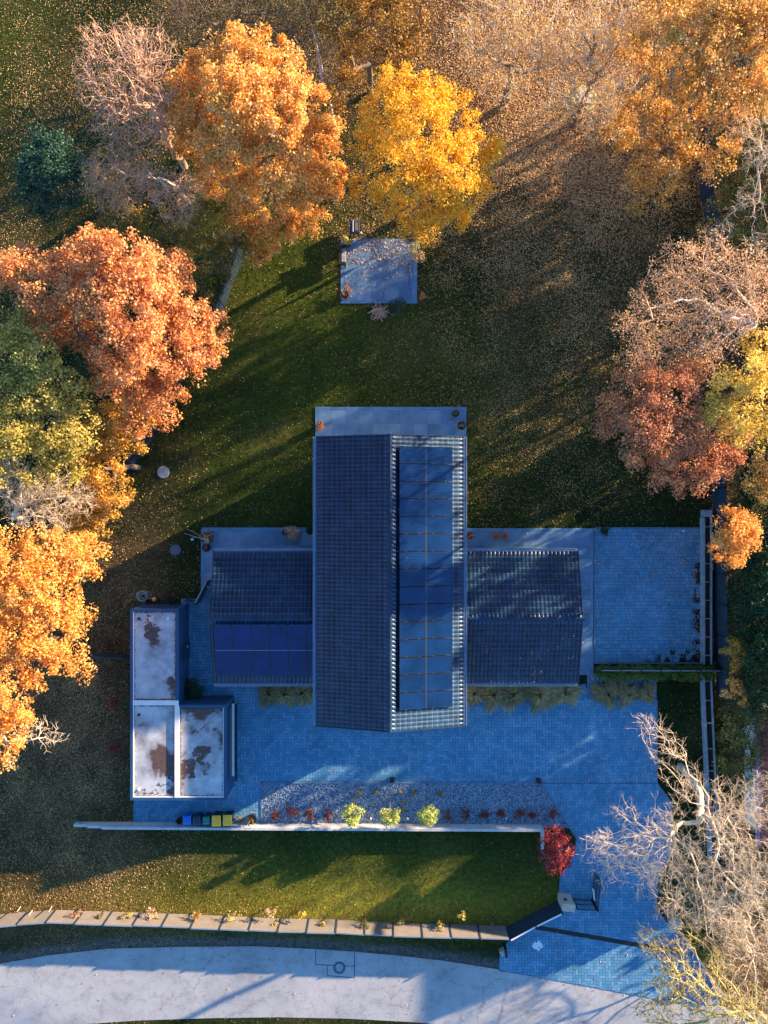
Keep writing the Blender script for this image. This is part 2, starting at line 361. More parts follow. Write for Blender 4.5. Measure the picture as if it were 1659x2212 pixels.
def smooth(t, a, b):
    t = np.clip((t - a) / (b - a), 0, 1); return t * t * (3 - 2 * t)
def gauss(x, y, cx, cy, sx, sy): return np.exp(-((x - cx) / sx) ** 2 - ((y - cy) / sy) ** 2)
def vnoise(x, y, s, seed):
    r_ = np.random.default_rng(seed); g = r_.random((128, 128)); x = x / s; y = y / s
    xi = np.floor(x).astype(int); yi = np.floor(y).astype(int); fx = x - xi; fy = y - yi; fx = fx * fx * (3 - 2 * fx); fy = fy * fy * (3 - 2 * fy)
    a = g[xi % 128, yi % 128]; b_ = g[(xi + 1) % 128, yi % 128]; c_ = g[xi % 128, (yi + 1) % 128]; d_ = g[(xi + 1) % 128, (yi + 1) % 128]
    return (a * (1 - fx) + b_ * fx) * (1 - fy) + (c_ * (1 - fx) + d_ * fx) * fy
def turf(px, py):
    """turf and soil colour over the plot, with sunlit ground painted lighter"""
    n1 = vnoise(px + 5000, py + 5000, 90, 1) * .6 + vnoise(px + 5000, py + 5000, 33, 2) * .4
    brown = np.clip(1.3 * gauss(px, py, 120, 1650, 200, 350) + .9 * gauss(px, py, 1270, 110, 400, 260) + .2 * gauss(px, py, 1300, 600, 300, 300) + .5 * gauss(px, py, 300, 1250, 110, 130)
                    + .25 * gauss(px, py, 60, 500, 200, 400) + .55 * gauss(px, py, 250, 2000, 300, 60) + .8 * smooth(px, 1500, 1600) + .35 * (n1 - .45) * 2, 0, 1)
    lush = np.clip(.9 * gauss(px, py, 780, 1900, 420, 110) + .8 * gauss(px, py, 620, 620, 220, 260) + .5 * gauss(px, py, 580, 1000, 160, 180) + .7 * gauss(px, py, 20, 60, 120, 140) + .4 * gauss(px, py, 900, 760, 250, 160) + .35 * gauss(px, py, 1050, 980, 160, 160) + .4 * gauss(px, py, 60, 420, 160, 200), 0, 1) * (0.5 + n1)
    g0 = np.array([.020, .034, .009]); g1 = np.array([.070, .098, .012]); br = np.array([.105, .070, .035])
    c = g0 * (.7 + .7 * n1)[..., None]; c = c * (1 - lush[..., None]) + g1 * lush[..., None]
    c = c * (1 - brown[..., None]) + br * brown[..., None] * (.6 + .8 * vnoise(px + 3000, py + 3000, 21, 3))[..., None]
    ur = np.clip(1.15 * gauss(px, py, 1300, 40, 440, 270), 0, 1)[..., None]; c = c * (1 - ur) + np.array([.26, .125, .06]) * ur * (.55 + .7 * vnoise(px + 900, py + 900, 17, 8))[..., None]  # leaf-strewn brown, lightened to suggest sun on the upper right ground
    fl = np.clip(gauss(px, py, 800, 1960, 600, 60), 0, 1)[..., None] * .8; c = c * (1 - fl) + np.array([.27, .26, .035]) * fl * (.6 + .6 * n1)[..., None]  # front lawn's sun streaks painted as a paler yellow-green band
    return c

# ------------------------------------------------------------------ ground
gx = np.concatenate([[-900, -300, -120, -60], np.arange(-42, 42.01, .5), [60, 120, 300, 900]])
gy = np.concatenate([[-900, -300, -120, -60], np.arange(-46, 46.01, .5), [60, 120, 300, 900]])
X, Y = np.meshgrid(gx, gy, indexing='ij'); V = np.stack([X.ravel(), Y.ravel(), np.zeros(X.size)], 1)
ni, nj = len(gx), len(gy); I, J = np.meshgrid(np.arange(ni - 1), np.arange(nj - 1), indexing='ij'); I = I.ravel(); J = J.ravel()
Fq = np.stack([I * nj + J, (I + 1) * nj + J, (I + 1) * nj + J + 1, I * nj + J + 1], 1)
ppx, ppy = PX(V[:, 0], V[:, 1]); colg = turf(ppx, ppy)
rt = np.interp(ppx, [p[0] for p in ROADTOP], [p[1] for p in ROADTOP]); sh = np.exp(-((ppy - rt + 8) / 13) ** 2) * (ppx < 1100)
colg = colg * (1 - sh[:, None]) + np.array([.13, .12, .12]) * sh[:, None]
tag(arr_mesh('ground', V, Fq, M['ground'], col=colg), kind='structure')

def struct(name, poly, z0, z1, mat):
    return tag(MB().prism(G(poly), z0, z1).build(name, mat), kind='structure')
struct('road', ROAD, -.2, .02, M['road'])
struct('driveway_base', DRIVE, -.2, .050, M['joint'])
struct('gravel_bed', GRAVEL, -.2, .040, M['gravel'])
struct('gravel_bed', GRAVEL2, -.2, .044, M['gravel'])
struct('planting_bed', BED, -.2, .046, M['soil'])
struct('courtyard_base', COURT, -.2, .052, M['joint'])
struct('seating_terrace_base', SEAT, -.2, .048, M['kerb'])
for t_ in TERR: struct('terrace_base', t_, -.2, .046, M['kerb'])
struct('gravel_strip', [(392, 1300), (406, 1300), (406, 1415), (392, 1415)], .03, .058, M['gravel'])
struct('gravel_strip', [(392, 1440), (406, 1440), (406, 1500), (510, 1500), (510, 1521), (392, 1521)], .03, .058, M['gravel'])
struct('gravel_strip', [(497, 1690), (508, 1690), (508, 1722), (490, 1722)], .03, .058, M['gravel'])
struct('planting_strip', [(565, 1474), (684, 1474), (684, 1496), (565, 1496)], .03, .060, M['soil'])
struct('planting_strip', [(1003, 1474), (1246, 1474), (1246, 1500), (1003, 1500)], .03, .060, M['soil'])

def pavers(name, quads, poly, z, mat, joint=.009, cut=None):
    """quads: (n,4) x0,y0,x1,y1 in metres; keeps those inside the outline"""
    q = np.array(quads); g = [tuple(p) for p in G(poly)]; cnt = np.zeros(len(q), int)
    for a, b_ in [(0, 1), (2, 1), (2, 3), (0, 3)]: cnt += pip(q[:, a], q[:, b_], g)
    part = q[(cnt > 0) & (cnt < 4)]; q = q[cnt == 4]; j = joint
    V = np.zeros((len(q), 4, 3))
    for i, (a, b_, sx, sy) in enumerate(((0, 1, 1, 1), (2, 1, -1, 1), (2, 3, -1, -1), (0, 3, 1, -1))): V[:, i] = np.stack([q[:, a] + sx * j, q[:, b_] + sy * j, np.full(len(q), z)], 1)
    V[:, :, 2] += rng.normal(0, .0012, (len(q), 1)) + rng.normal(0, .0012, (len(q), 4)); V = list(V.reshape(-1, 3)); Fc = np.arange(len(q) * 4).reshape(-1, 4).tolist()
    for x0, y0, x1, y1 in part:                       # cut blocks along the edge
        nx = max(2, round((x1 - x0) / .045)); ny = max(2, round((y1 - y0) / .045)); xs = np.linspace(x0 + j, x1 - j, nx + 1); ys = np.linspace(y0 + j, y1 - j, ny + 1)
        X, Y = np.meshgrid((xs[1:] + xs[:-1]) / 2, (ys[1:] + ys[:-1]) / 2, indexing='ij'); ins = pip(X, Y, g); k = len(V); zz = z + rng.normal(0, .001)
        V += [np.array((a, b_, zz)) for a in xs for b_ in ys]
        Fc += [[k + a * (ny + 1) + b_, k + (a + 1) * (ny + 1) + b_, k + (a + 1) * (ny + 1) + b_ + 1, k + a * (ny + 1) + b_ + 1] for a in range(nx) for b_ in range(ny) if ins[a, b_]]
    return tag(arr_mesh(name, np.array(V), np.array(Fc), mat), kind='structure')
W = .215; qs = []
for i in range(-160, 160):
    for k in range(-130, 130):
        x = (i + 2 * k) * W; y = (i - 2 * k) * W
        if -19 < x < 25 and -38 < y < -5:
            qs.append((x, y, x + 2 * W, y + W)); qs.append((x + 2 * W, y - W, x + 3 * W, y + W))
pavers('driveway', qs, DRIVE, .058, M['pave'])
qs = []; y = P(0, 1430)[1]
while y < P(0, 1141)[1]:
    hh = random.choice([.20, .24, .28]); x = P(1286, 0)[0] - random.random() * .3
    while x < P(1515, 0)[0] + .4:
        ww = random.choice([.28, .36, .44]); qs.append((x, y, x + ww, y + hh)); x += ww
    y += hh
pavers('courtyard', qs, COURT, .060, M['coursed'])
def slabgrid(poly, w_, h_, x0, y0): return [(x0 + i * w_, y0 + j * h_, x0 + (i + 1) * w_, y0 + (j + 1) * h_) for i in range(-60, 60) for j in range(-60, 60)]
for t_, a in zip(TERR, ((0.0, .0), (.2, -.2), (.1, -.2))):
    q = slabgrid(t_, .98, .98, P(t_[0][0] + 7, 0)[0], P(0, t_[0][1] + 7)[1] - 40 * .98)
    pavers('terrace_slabs', q, t_, .054, M['slab'], .010)
pavers('seating_terrace', slabgrid(SEAT, .98, .98, P(743, 0)[0], P(0, 650)[1]), SEAT, .056, M['slab'], .008)
# small cobble edging round the terraces
def edging(pts, off, n_, z, size=.11):
    qs = []
    for (a, b_) in zip(pts[:-1], pts[1:]):
        a = Vector(P(*a)[:2]); b_ = Vector(P(*b_)[:2]); L = (b_ - a).length; dd = (b_ - a) / L; nn = Vector((-dd.y, dd.x))
        for i in range(int(L / size)):
            for r_ in range(n_):
                c = a + dd * (i + .5) * size + nn * (off + r_ * size); s = size * .44
                qs.append([(c.x - s, c.y - s, z), (c.x + s, c.y - s, z), (c.x + s, c.y + s, z), (c.x - s, c.y + s, z)])
    V = np.array(qs); V[:, :, 2] += rng.normal(0, .004, (len(qs), 1))
    tag(arr_mesh('cobble_edging', V.reshape(-1, 3), np.arange(len(qs) * 4).reshape(-1, 4), M['coursed']), kind='structure')
edging([(681, 1142), (681, 880), (1006, 880), (1006, 1141), (1281, 1141)], -.06, 1, .064)
edging([(437, 1293), (437, 1142), (683, 1142)], -.07, 2, .064)
edging([(736, 600), (736, 656), (901, 656), (901, 520)], .06, 2, .066)
# kerb stones
def kerb(pts, w_=.09, z=.085, name='kerb', mat='kerb'):
    mb = MB()
    for a, b_ in zip(pts[:-1], pts[1:]):
        a = Vector(P(*a)[:2]); b_ = Vector(P(*b_)[:2]); L = (b_ - a).length; k = max(1, round(L / 1.0))
        for i in range(k):
            p = a + (b_ - a) * i / k; q = a + (b_ - a) * (i + .985) / k; mb.wall(p, q, w_, -.1, z)
    return tag(mb.build(name, M[mat]), kind='structure')
kerb([(565, 1777), (565, 1690), (1168, 1690), (1244, 1809), (1240, 1844)], .1, .10)
kerb([(1172, 1786), (1230, 1787)], .08, .094)
kerb([(1418, 1512), (1418, 1691), (1450, 1734), (1451, 1830)], .10, .10)
kerb([(1269, 1456), (1269, 1509), (1416, 1509), (1416, 1456)], .09, .092)
kerb([(1284, 1140), (1284, 1432), (1514, 1432)], .10, .088)
kerb([(1286, 1140), (1512, 1140)], .06, .095)
kerb([(1214, 1850), (1208, 1926)], .08, .094)
kerb([(290, 1735), (290, 1776)], .08, .094)
kerb([(1240, 1452), (1282, 1452)], .35, .12)
# slot drain, dark strips
mb = MB().wall(P(1152, 2001), P(1469, 2056), .32, .03, .066); tag(mb.build('drain_channel', M['black']), kind='structure')
mb = MB().wall(P(510.5, 1521), P(510.5, 1687), .11, .03, .068); tag(mb.build('drain_channel', M['black']), kind='structure')
mb = MB().wall(P(1172, 1691), P(1418, 1691), .05, .03, .064); tag(mb.build('paving_joint', M['joint']), kind='structure')
mb = MB().wall(P(1078, 2095), P(1548, 2173), .07, .0, .045); tag(mb.build('road_gutter', M['joint']), kind='structure')
mb = MB()
for a, b_ in (((682, 2052), (682, 2083)), ((682, 2083), (766, 2087)), ((766, 2056), (766, 2112)), ((707, 2084), (707, 2107)), ((707, 2107), (766, 2112))): mb.wall(P(*a), P(*b_), .05, .0, .024)
tag(mb.build('road_patch_joint', M['joint']), kind='structure')

# ------------------------------------------------------------------ scattered leaves, grass
SCAT = []
def flat_leaves(x, y, z, size, tilt=.5, n_seed=0):
    n = len(x); a = rng.random(n) * 2 * np.pi
    u = np.stack([np.cos(a), np.sin(a), rng.normal(0, tilt, n)], 1); v = np.stack([-np.sin(a), np.cos(a), rng.normal(0, tilt, n)], 1)
    u /= np.linalg.norm(u, axis=1)[:, None]; v /= np.linalg.norm(v, axis=1)[:, None]
    s = (size * rng.uniform(.6, 1.3, n))[:, None]; c = np.stack([x, y, z + rng.random(n) * .02], 1)
    V = np.stack([c - u * s * .5, c - v * s * .32 + u * s * .05, c + u * s * .5, c + v * s * .32 + u * s * .05], 1)
    V[:, :, 2] = np.maximum(V[:, :, 2], (z + .003)[:, None] if hasattr(z, '__len__') else z + .003)
    return V.reshape(-1, 3), np.arange(n * 4).reshape(-1, 4)
def surface_z(px, py):
    z = np.zeros(px.shape)
    for poly, h_ in ((DRIVE, .062), (COURT, .064), (SEAT, .06), (GRAVEL, .05), (GRAVEL2, .05), (BED, .05), (ROAD, .024)) + tuple((t, .058) for t in TERR):
        z[pip(px, py, poly)] = h_
    return z
def inside_bld(px, py):
    return pip(px, py, [(470, 1200), (690, 1200), (690, 955), (985, 955), (985, 1200), (1240, 1200), (1240, 1465), (985, 1465), (985, 1540), (690, 1540), (690, 1465), (470, 1465)]) | \
        pip(px, py, [(308, 1310), (405, 1310), (405, 1505), (507, 1505), (507, 1695), (308, 1695)])
N = 1500000
px = rng.uniform(-40, 1700, N); py = rng.uniform(-60, 2260, N)
dens = .03 + 1.2 * gauss(px, py, 1330, 130, 430, 280) + .42 * gauss(px, py, 1230, 520, 240, 300) + .24 * gauss(px, py, 1120, 900, 260, 260) + .26 * gauss(px, py, 60, 330, 240, 420) + .45 * gauss(px, py, 480, 60, 260, 160) \
    + .75 * gauss(px, py, 130, 1600, 200, 420) + .12 * gauss(px, py, 500, 1980, 500, 30) + .15 * gauss(px, py, 250, 2035, 300, 25) + .5 * gauss(px, py, 800, 480, 130, 70) + .3 * gauss(px, py, 220, 1764, 60, 14) + .25 * gauss(px, py, 1590, 1300, 60, 900)
dens *= (.25 + 1.5 * vnoise(px + 500, py + 500, 46, 9) ** 1.5 + .5 * vnoise(px + 700, py + 700, 13, 12))
dens *= np.where(py > 1100, .7, 1)
hard = np.zeros(N, bool)
for p_ in HARD: hard |= pip(px, py, p_)
dens = np.where(hard, dens * .05, dens)
dens = np.where(pip(px, py, COURT), .035 + .10 * gauss(px, py, 1460, 1180, 80, 90) + .25 * gauss(px, py, 1508, 1320, 9, 140) + .08 * gauss(px, py, 1480, 1415, 60, 18), dens)
dens = np.where(pip(px, py, SEAT), .30 * gauss(px, py, 830, 525, 100, 65) + .02, dens)
rt = np.interp(px, [p[0] for p in ROADTOP], [p[1] for p in ROADTOP]); dens = np.where(pip(px, py, ROAD) | pip(px, py, GRAVEL), .0018 + .06 * np.exp(-((py - rt) / 5) ** 2), dens)
dens = np.where(pip(px, py, DRIVE), .0035 + .05 * gauss(px, py, 1430, 1650, 40, 60) + .05 * gauss(px, py, 900, 1686, 400, 5) + .02 * gauss(px, py, 470, 1765, 120, 12) + .03 * gauss(px, py, 1300, 1690, 90, 20), dens)
ok = (rng.random(N) < dens) & ~inside_bld(px, py)
px = px[ok]; py = py[ok]; z = surface_z(px, py); wx, wy, _ = P(px, py)
pk = rng.random(len(px)) < np.clip(gauss(px, py, 1300, 120, 420, 300) + .5 * gauss(px, py, 50, 300, 200, 400), 0, 1)
sz = np.where(z > 0, .12, .08 + .045 * gauss(px, py, 1300, 200, 450, 400))
for sel, mn in ((pk, 'litter_pink'), (~pk, 'litter')):
    V, Fc = flat_leaves(wx[sel], wy[sel], z[sel], sz[sel], .85); tag(arr_mesh('fallen_leaves', V, Fc, M[mn]), kind='stuff')
n = 5200; px = np.concatenate([1511 - np.abs(rng.normal(0, 7, n // 2)), rng.normal(1470, 32, n // 2)]); py = np.concatenate([rng.uniform(1215, 1430, n // 2), 1429 - np.abs(rng.normal(0, 13, n // 2))]); ok = pip(px, py, COURT) & (vnoise(px, py, 11, 31) > .5); px = px[ok]; py = py[ok]; wx, wy, _ = P(px, py)
V, Fc = flat_leaves(wx, wy, np.full(len(wx), .066), np.full(len(wx), .09)); tag(arr_mesh('leaf_mould', V, Fc, M['soil']), kind='stuff')
# grass
N = 420000
px = rng.uniform(-40, 1700, N); py = rng.uniform(-40, 2260, N); hard = np.zeros(N, bool)
for p_ in HARD: hard |= pip(px, py, p_)
rt = np.interp(px, [p[0] for p in ROADTOP], [p[1] for p in ROADTOP])
ok = ~hard & ~((np.abs(py - rt + 6) < 15) & (rng.random(N) < .85)); px = px[ok]; py = py[ok]; n = len(px); wx, wy, _ = P(px, py)
a = rng.random(n) * 2 * np.pi; hgt = rng.uniform(.03, .085, n); wd = rng.uniform(.012, .035, n); ln = rng.uniform(0, .06, n); a2 = rng.random(n) * 2 * np.pi
V = np.zeros((n, 3, 3)); V[:, 0] = np.stack([wx - np.cos(a) * wd, wy - np.sin(a) * wd, np.zeros(n)], 1); V[:, 1] = np.stack([wx + np.cos(a) * wd, wy + np.sin(a) * wd, np.zeros(n)], 1)
V[:, 2] = np.stack([wx + np.cos(a2) * ln, wy + np.sin(a2) * ln, hgt], 1)
cg = turf(px, py) * rng.uniform(.7, 2.4, (n, 1)) * np.stack([rng.uniform(.9, 1.5, n), np.ones(n), rng.uniform(.7, 1.2, n)], 1)
tag(arr_mesh('grass', V.reshape(-1, 3), np.arange(n * 3).reshape(-1, 3), M['grass'], col=np.repeat(cg, 3, 0)), kind='stuff')
# loose gravel stones
def stones(poly, n, z):
    g = np.array(poly); px = rng.uniform(g[:, 0].min(), g[:, 0].max(), n); py = rng.uniform(g[:, 1].min(), g[:, 1].max(), n); ok = pip(px, py, poly); px = px[ok]; py = py[ok]
    wx, wy, _ = P(px, py); n = len(wx); s = rng.uniform(.025, .06, n)[:, None]; c = np.stack([wx, wy, np.full(n, z)], 1)
    dirs = np.array([[1, 0, 0], [0, 1, 0], [-1, 0, 0], [0, -1, 0], [0, 0, 1]]) + rng.normal(0, .25, (n, 5, 3)); V = c[:, None] + dirs * s[:, None]
    T = np.array([[0, 1, 4], [1, 2, 4], [2, 3, 4], [3, 0, 4]]); Fc = (np.arange(n)[:, None, None] * 5 + T[None]).reshape(-1, 3)
    return V.reshape(-1, 3), Fc
for poly, n, z in ((GRAVEL, 26000, .04), (GRAVEL2, 3500, .044), ([(392, 1440), (406, 1440), (406, 1500), (510, 1500), (510, 1521), (392, 1521)], 900, .058), ([(392, 1300), (406, 1300), (406, 1415), (392, 1415)], 500, .058)):
    V, Fc = stones(poly, n, z); tag(arr_mesh('gravel_stones', V, Fc, M['pebble']), kind='stuff')

# ------------------------------------------------------------------ vegetation tools
def tubes(segs, sides, wiggle=None):
    """segs (n,8): a xyz, b xyz, ra, rb"""
    S = np.asarray(segs, float); a = S[:, 0:3]; b_ = S[:, 3:6]; ra = S[:, 6]; rb = S[:, 7]; dd = b_ - a; L = np.linalg.norm(dd, axis=1); L[L == 0] = 1e-6; dd = dd / L[:, None]
    ref = np.where(np.abs(dd[:, 2:3]) > .9, np.array([[1., 0, 0]]), np.array([[0, 0, 1.]])); u = np.cross(dd, ref); u /= np.linalg.norm(u, axis=1)[:, None]; v = np.cross(dd, u)
    t = np.arange(sides) * 2 * np.pi / sides; n = len(S)
    ring = u[:, None] * np.cos(t)[None, :, None] + v[:, None] * np.sin(t)[None, :, None]
    V = np.concatenate([a[:, None] + ring * ra[:, None, None], b_[:, None] + ring * rb[:, None, None]], 1)
    i = np.arange(sides); j = (i + 1) % sides; T = np.stack([i, i + sides, j + sides, j], 1)
    return V.reshape(-1, 3), (np.arange(n)[:, None, None] * 2 * sides + T[None]).reshape(-1, 4)
def grow(root, att, k=.35):
    """attach every point to the branching skeleton by the cheapest path (balancing wire and path length)"""
    nodes = [np.array(p, float) for p in root]; par = [-1] + list(range(len(root) - 1)); pl = [0.0]
    for i in range(1, len(root)): pl.append(pl[-1] + np.linalg.norm(nodes[i] - nodes[i - 1]))
    A = np.asarray(att, float); n = len(A); best = np.full(n, 1e9); bp = np.zeros(n, int); done = np.zeros(n, bool)
    st = max(1, len(root) // 3)
    for i in range(st, len(root)):
        c = np.linalg.norm(A - nodes[i], axis=1) + k * pl[i]; m_ = c < best; best[m_] = c[m_]; bp[m_] = i
    for _ in range(n):
        j = int(np.argmin(best)); p = bp[j]; dl = np.linalg.norm(A[j] - nodes[p]); nodes.append(A[j]); par.append(p); pl.append(pl[p] + dl); i = len(nodes) - 1
        best[j] = 1e9; done[j] = True
        c = np.linalg.norm(A - A[j], axis=1) + k * pl[i]; m_ = (c < best) & ~done; best[m_] = c[m_]; bp[m_] = i
    nodes = np.array(nodes); par = np.array(par); tips = np.zeros(len(par)); ch = np.zeros(len(par), int)
    for i in range(len(par) - 1, 0, -1):
        if ch[i] == 0: tips[i] = 1
        tips[par[i]] += tips[i]; ch[par[i]] += 1
    return nodes, par, tips
def skeleton(nodes, par, tips, rmin, rmax, nroot, power=.5):
    rad = np.minimum(rmin * np.maximum(tips, 1) ** power, rmax); rad[:nroot] = np.linspace(rmax, max(rad[nroot - 1] if nroot > 1 else rmax, rmax * .6), nroot)
    thick, thin = [], []
    for i in range(1, len(par)):
        a = nodes[par[i]]; b_ = nodes[i]; ra = min(rad[par[i]], rad[i] * 1.5) if i >= nroot else rad[par[i]]; rb = rad[i]
        L = np.linalg.norm(b_ - a); m_ = max(1, int(L / .55)); prev = a
        off = rng.normal(0, 1, 3) * L * .07
        for s in range(1, m_ + 1):
            t = s / m_; q = a + (b_ - a) * t + off * math.sin(math.pi * t) + (rng.normal(0, .05, 3) if s < m_ else 0)
            sg = (*prev, *q, ra + (rb - ra) * (s - 1) / m_, ra + (rb - ra) * t); (thick if rb > .035 else thin).append(sg); prev = q
    return thick, thin
def lobepts(l, n, shell=False, flat=.8):
    x, y, h = P(l[0], l[1], l[2]); r = l[3]; v = rng.normal(size=(n, 3)); v /= np.linalg.norm(v, axis=1)[:, None]
    if shell: v[:, 2] = np.where(v[:, 2] < -.2, -v[:, 2], v[:, 2]); rr = r * rng.uniform(.62, 1.2, n)
    else: rr = r * rng.random(n) ** (1 / 2.4)
    return np.array([x, y, h]) + v * rr[:, None] * np.array([1, 1, flat])
def leaves(cent, outdir, size, jitter=.8):
    n = len(cent); nrm = outdir + rng.normal(0, jitter, (n, 3)) + np.array([0, 0, .25]); nrm /= np.linalg.norm(nrm, axis=1)[:, None]
    t = rng.normal(size=(n, 3)); u = np.cross(nrm, t); u /= np.linalg.norm(u, axis=1)[:, None]; v = np.cross(nrm, u)
    s = (size * rng.uniform(.6, 1.35, n))[:, None]
    V = np.stack([cent - u * s * .55, cent - v * s * .36, cent + u * s * .55 + nrm * s * .12, cent + v * s * .36], 1)
    return V.reshape(-1, 3), np.arange(n * 4).reshape(-1, 4)
def clump_leaves(centres, crad, n_each, size, pivot, spread=1.0):
    k = len(centres); n = k * n_each; v = rng.normal(size=(n, 3)); v /= np.linalg.norm(v, axis=1)[:, None]
    cr = np.repeat(crad, n_each); c = np.repeat(centres, n_each, 0) + v * (cr * rng.random(n) ** .45 * spread)[:, None] * np.array([1, 1, .75])
    keep = rng.random(n) < rng.uniform(.75, 1, n)
    out = c - pivot; out /= (np.linalg.norm(out, axis=1)[:, None] + 1e-6)
    o2 = v * .55 + out * .45
    return leaves(c[keep], o2[keep], size)
def tree(name, label, base, lobes, leafm=None, bark='bark', trunk_r=.22, leaf=.16, n_each=70, dens=1.0, cr=.52, cat='tree', group=None,
         bare=0, twig=0, twigm=None, rmin=.012, attr=None, buds=0, twiglen=.5, k=.35, secondary=None, lean=None):
    bx, by, _ = P(*base); t = thing(name, (bx, by, 0), label, cat, group); leaf *= .80; n_each = int(n_each * 1.15)
    hs_ = [l[2] for l in lobes]; htop = min(hs_) * .75 + .25 * max(hs_); cx = np.mean([P(*l[:3])[0] for l in lobes]); cy = np.mean([P(*l[:3])[1] for l in lobes])
    nr = 7; root = []
    for i in range(nr):
        f = i / (nr - 1); s = f ** 2 * .55; root.append((bx + (cx - bx) * s + rng.normal(0, .05) * f, by + (cy - by) * s + rng.normal(0, .05) * f, f * htop * .85))
    cen, att, crad = [], [], []
    for l in lobes:
        area = 4 * math.pi * l[3] ** 2; m_ = max(4, int(area * .62 * dens / (cr * cr * 3.0) * 1.7))
        if leafm and not bare:
            c = lobepts(l, m_, True); cen.append(c); crad.append(cr * rng.uniform(.6, 1.3, m_)); att.append(c); att.append(lobepts((l[0], l[1], l[2], l[3] * .6), max(2, m_ // 4)))
        else:
            q = lobepts(l, int((attr or 12) * 1.7 * l[3] ** 2)); att.append(q); cen.append(q[:: 2]); crad.append(np.full(len(q[::2]), cr))
    att = np.concatenate(att); cen = np.concatenate(cen); crad = np.concatenate(crad)
    nodes, par, tips = grow(root, att, k)
    thick, thin = skeleton(nodes, par, tips, rmin * (.8 if bare else 1), trunk_r, nr, .43 if bare else .5)
    if bare and twig:
        tw = []; isn = np.arange(nr, len(par)); dirn = nodes[isn] - nodes[par[isn]]; dirn /= (np.linalg.norm(dirn, axis=1)[:, None] + 1e-6)
        for q in range(twig):
            f = rng.random(len(isn))[:, None] * .9 + .1; st = nodes[par[isn]] * (1 - f) + nodes[isn] * f
            dd = dirn * .8 + rng.normal(0, .6, (len(isn), 3)) + np.array([0, 0, .15]); dd /= np.linalg.norm(dd, axis=1)[:, None]; L = twiglen * rng.uniform(.5, 1.4, len(isn))[:, None]
            mid = st + dd * L * .5; d2 = dd + rng.normal(0, .35, dd.shape); d2 /= np.linalg.norm(d2, axis=1)[:, None]; en = mid + d2 * L * .5
            r0 = rmin * .62
            tw.append(np.concatenate([st, mid, np.full((len(isn), 1), r0), np.full((len(isn), 1), r0 * .8)], 1)); tw.append(np.concatenate([mid, en, np.full((len(isn), 1), r0 * .8), np.full((len(isn), 1), r0 * .4)], 1))
            d3 = dd + rng.normal(0, .7, dd.shape); d3 /= np.linalg.norm(d3, axis=1)[:, None]; e3 = mid + d3 * L * .4; tw.append(np.concatenate([mid, e3, np.full((len(isn), 1), r0 * .6), np.full((len(isn), 1), r0 * .35)], 1))
            if buds:
                bc = np.concatenate([en, e3]); sel = rng.random(len(bc)) < buds; V, Fc = leaves(bc[sel], rng.normal(size=(sel.sum(), 3)), .13); SC = tag(arr_mesh('buds', V, Fc, M['bud'], t), kind='stuff') if q == 0 else None
        thin = np.concatenate([np.array(thin).reshape(-1, 8)] + tw)
    VV, FF, k0 = [], [], 0
    for sg, sd in ((thick, 6), (thin, 3)):
        if len(sg): V, Fc = tubes(sg, sd); VV.append(V); FF.append(Fc + k0); k0 += len(V)
    to = arr_mesh('trunk', np.concatenate(VV), np.concatenate(FF), M[bark], t)
    if twigm and len(thin):
        to.data.materials.append(M[twigm]); mi = np.zeros(len(to.data.polygons), dtype=np.int32); mi[len(FF[0]) if len(FF) > 1 else 0:] = 1; to.data.polygons.foreach_set('material_index', mi)
    if leafm:
        piv = np.array([cx, cy, np.mean(hs_) - 1.0])
        V, Fc = clump_leaves(cen, crad, n_each, leaf, piv); arr_mesh('crown', V, Fc, M[leafm], t)
        if secondary:
            m2, frac = secondary; sel = rng.random(len(cen)) < frac; V, Fc = clump_leaves(cen[sel], crad[sel], n_each, leaf, piv); arr_mesh('crown', V, Fc, M[m2], t)
    return t
def shrub(name, label, c, r, h, leafm, n=500, leaf=.09, cat='shrub', group=None, nb=7, stem='twig_dark', z0=.0, sparse=1.0, parts=True):
    x, y, _ = P(*c); t = thing(name, (x, y, z0), label, cat, group); cc = np.array([x, y, z0 + h * .55])
    v = rng.normal(size=(nb, 3)); v /= np.linalg.norm(v, axis=1)[:, None]; v[:, 2] = np.abs(v[:, 2]) * .9 - .2; cen = cc + v * np.array([r * .62, r * .62, h * .38]) * rng.uniform(.7, 1.05, (nb, 1))
    V, Fc = clump_leaves(cen, np.full(nb, r * .42 * sparse), n // nb, leaf, cc); V[:, 2] = np.maximum(V[:, 2], z0 + .02); arr_mesh('foliage', V, Fc, M[leafm], t)
    segs = []
    for q in cen:
        mid = np.array([x, y, z0]) * .5 + q * .5 + rng.normal(0, .05, 3); segs += [(x, y, z0, *mid, .015, .012), (*mid, *q, .012, .006)]
        for _ in range(3): e = q + rng.normal(0, r * .25, 3); segs.append((*q, *e, .007, .004))
    V, Fc = tubes(segs, 4); arr_mesh('stems', V, Fc, M[stem], t)
    return t
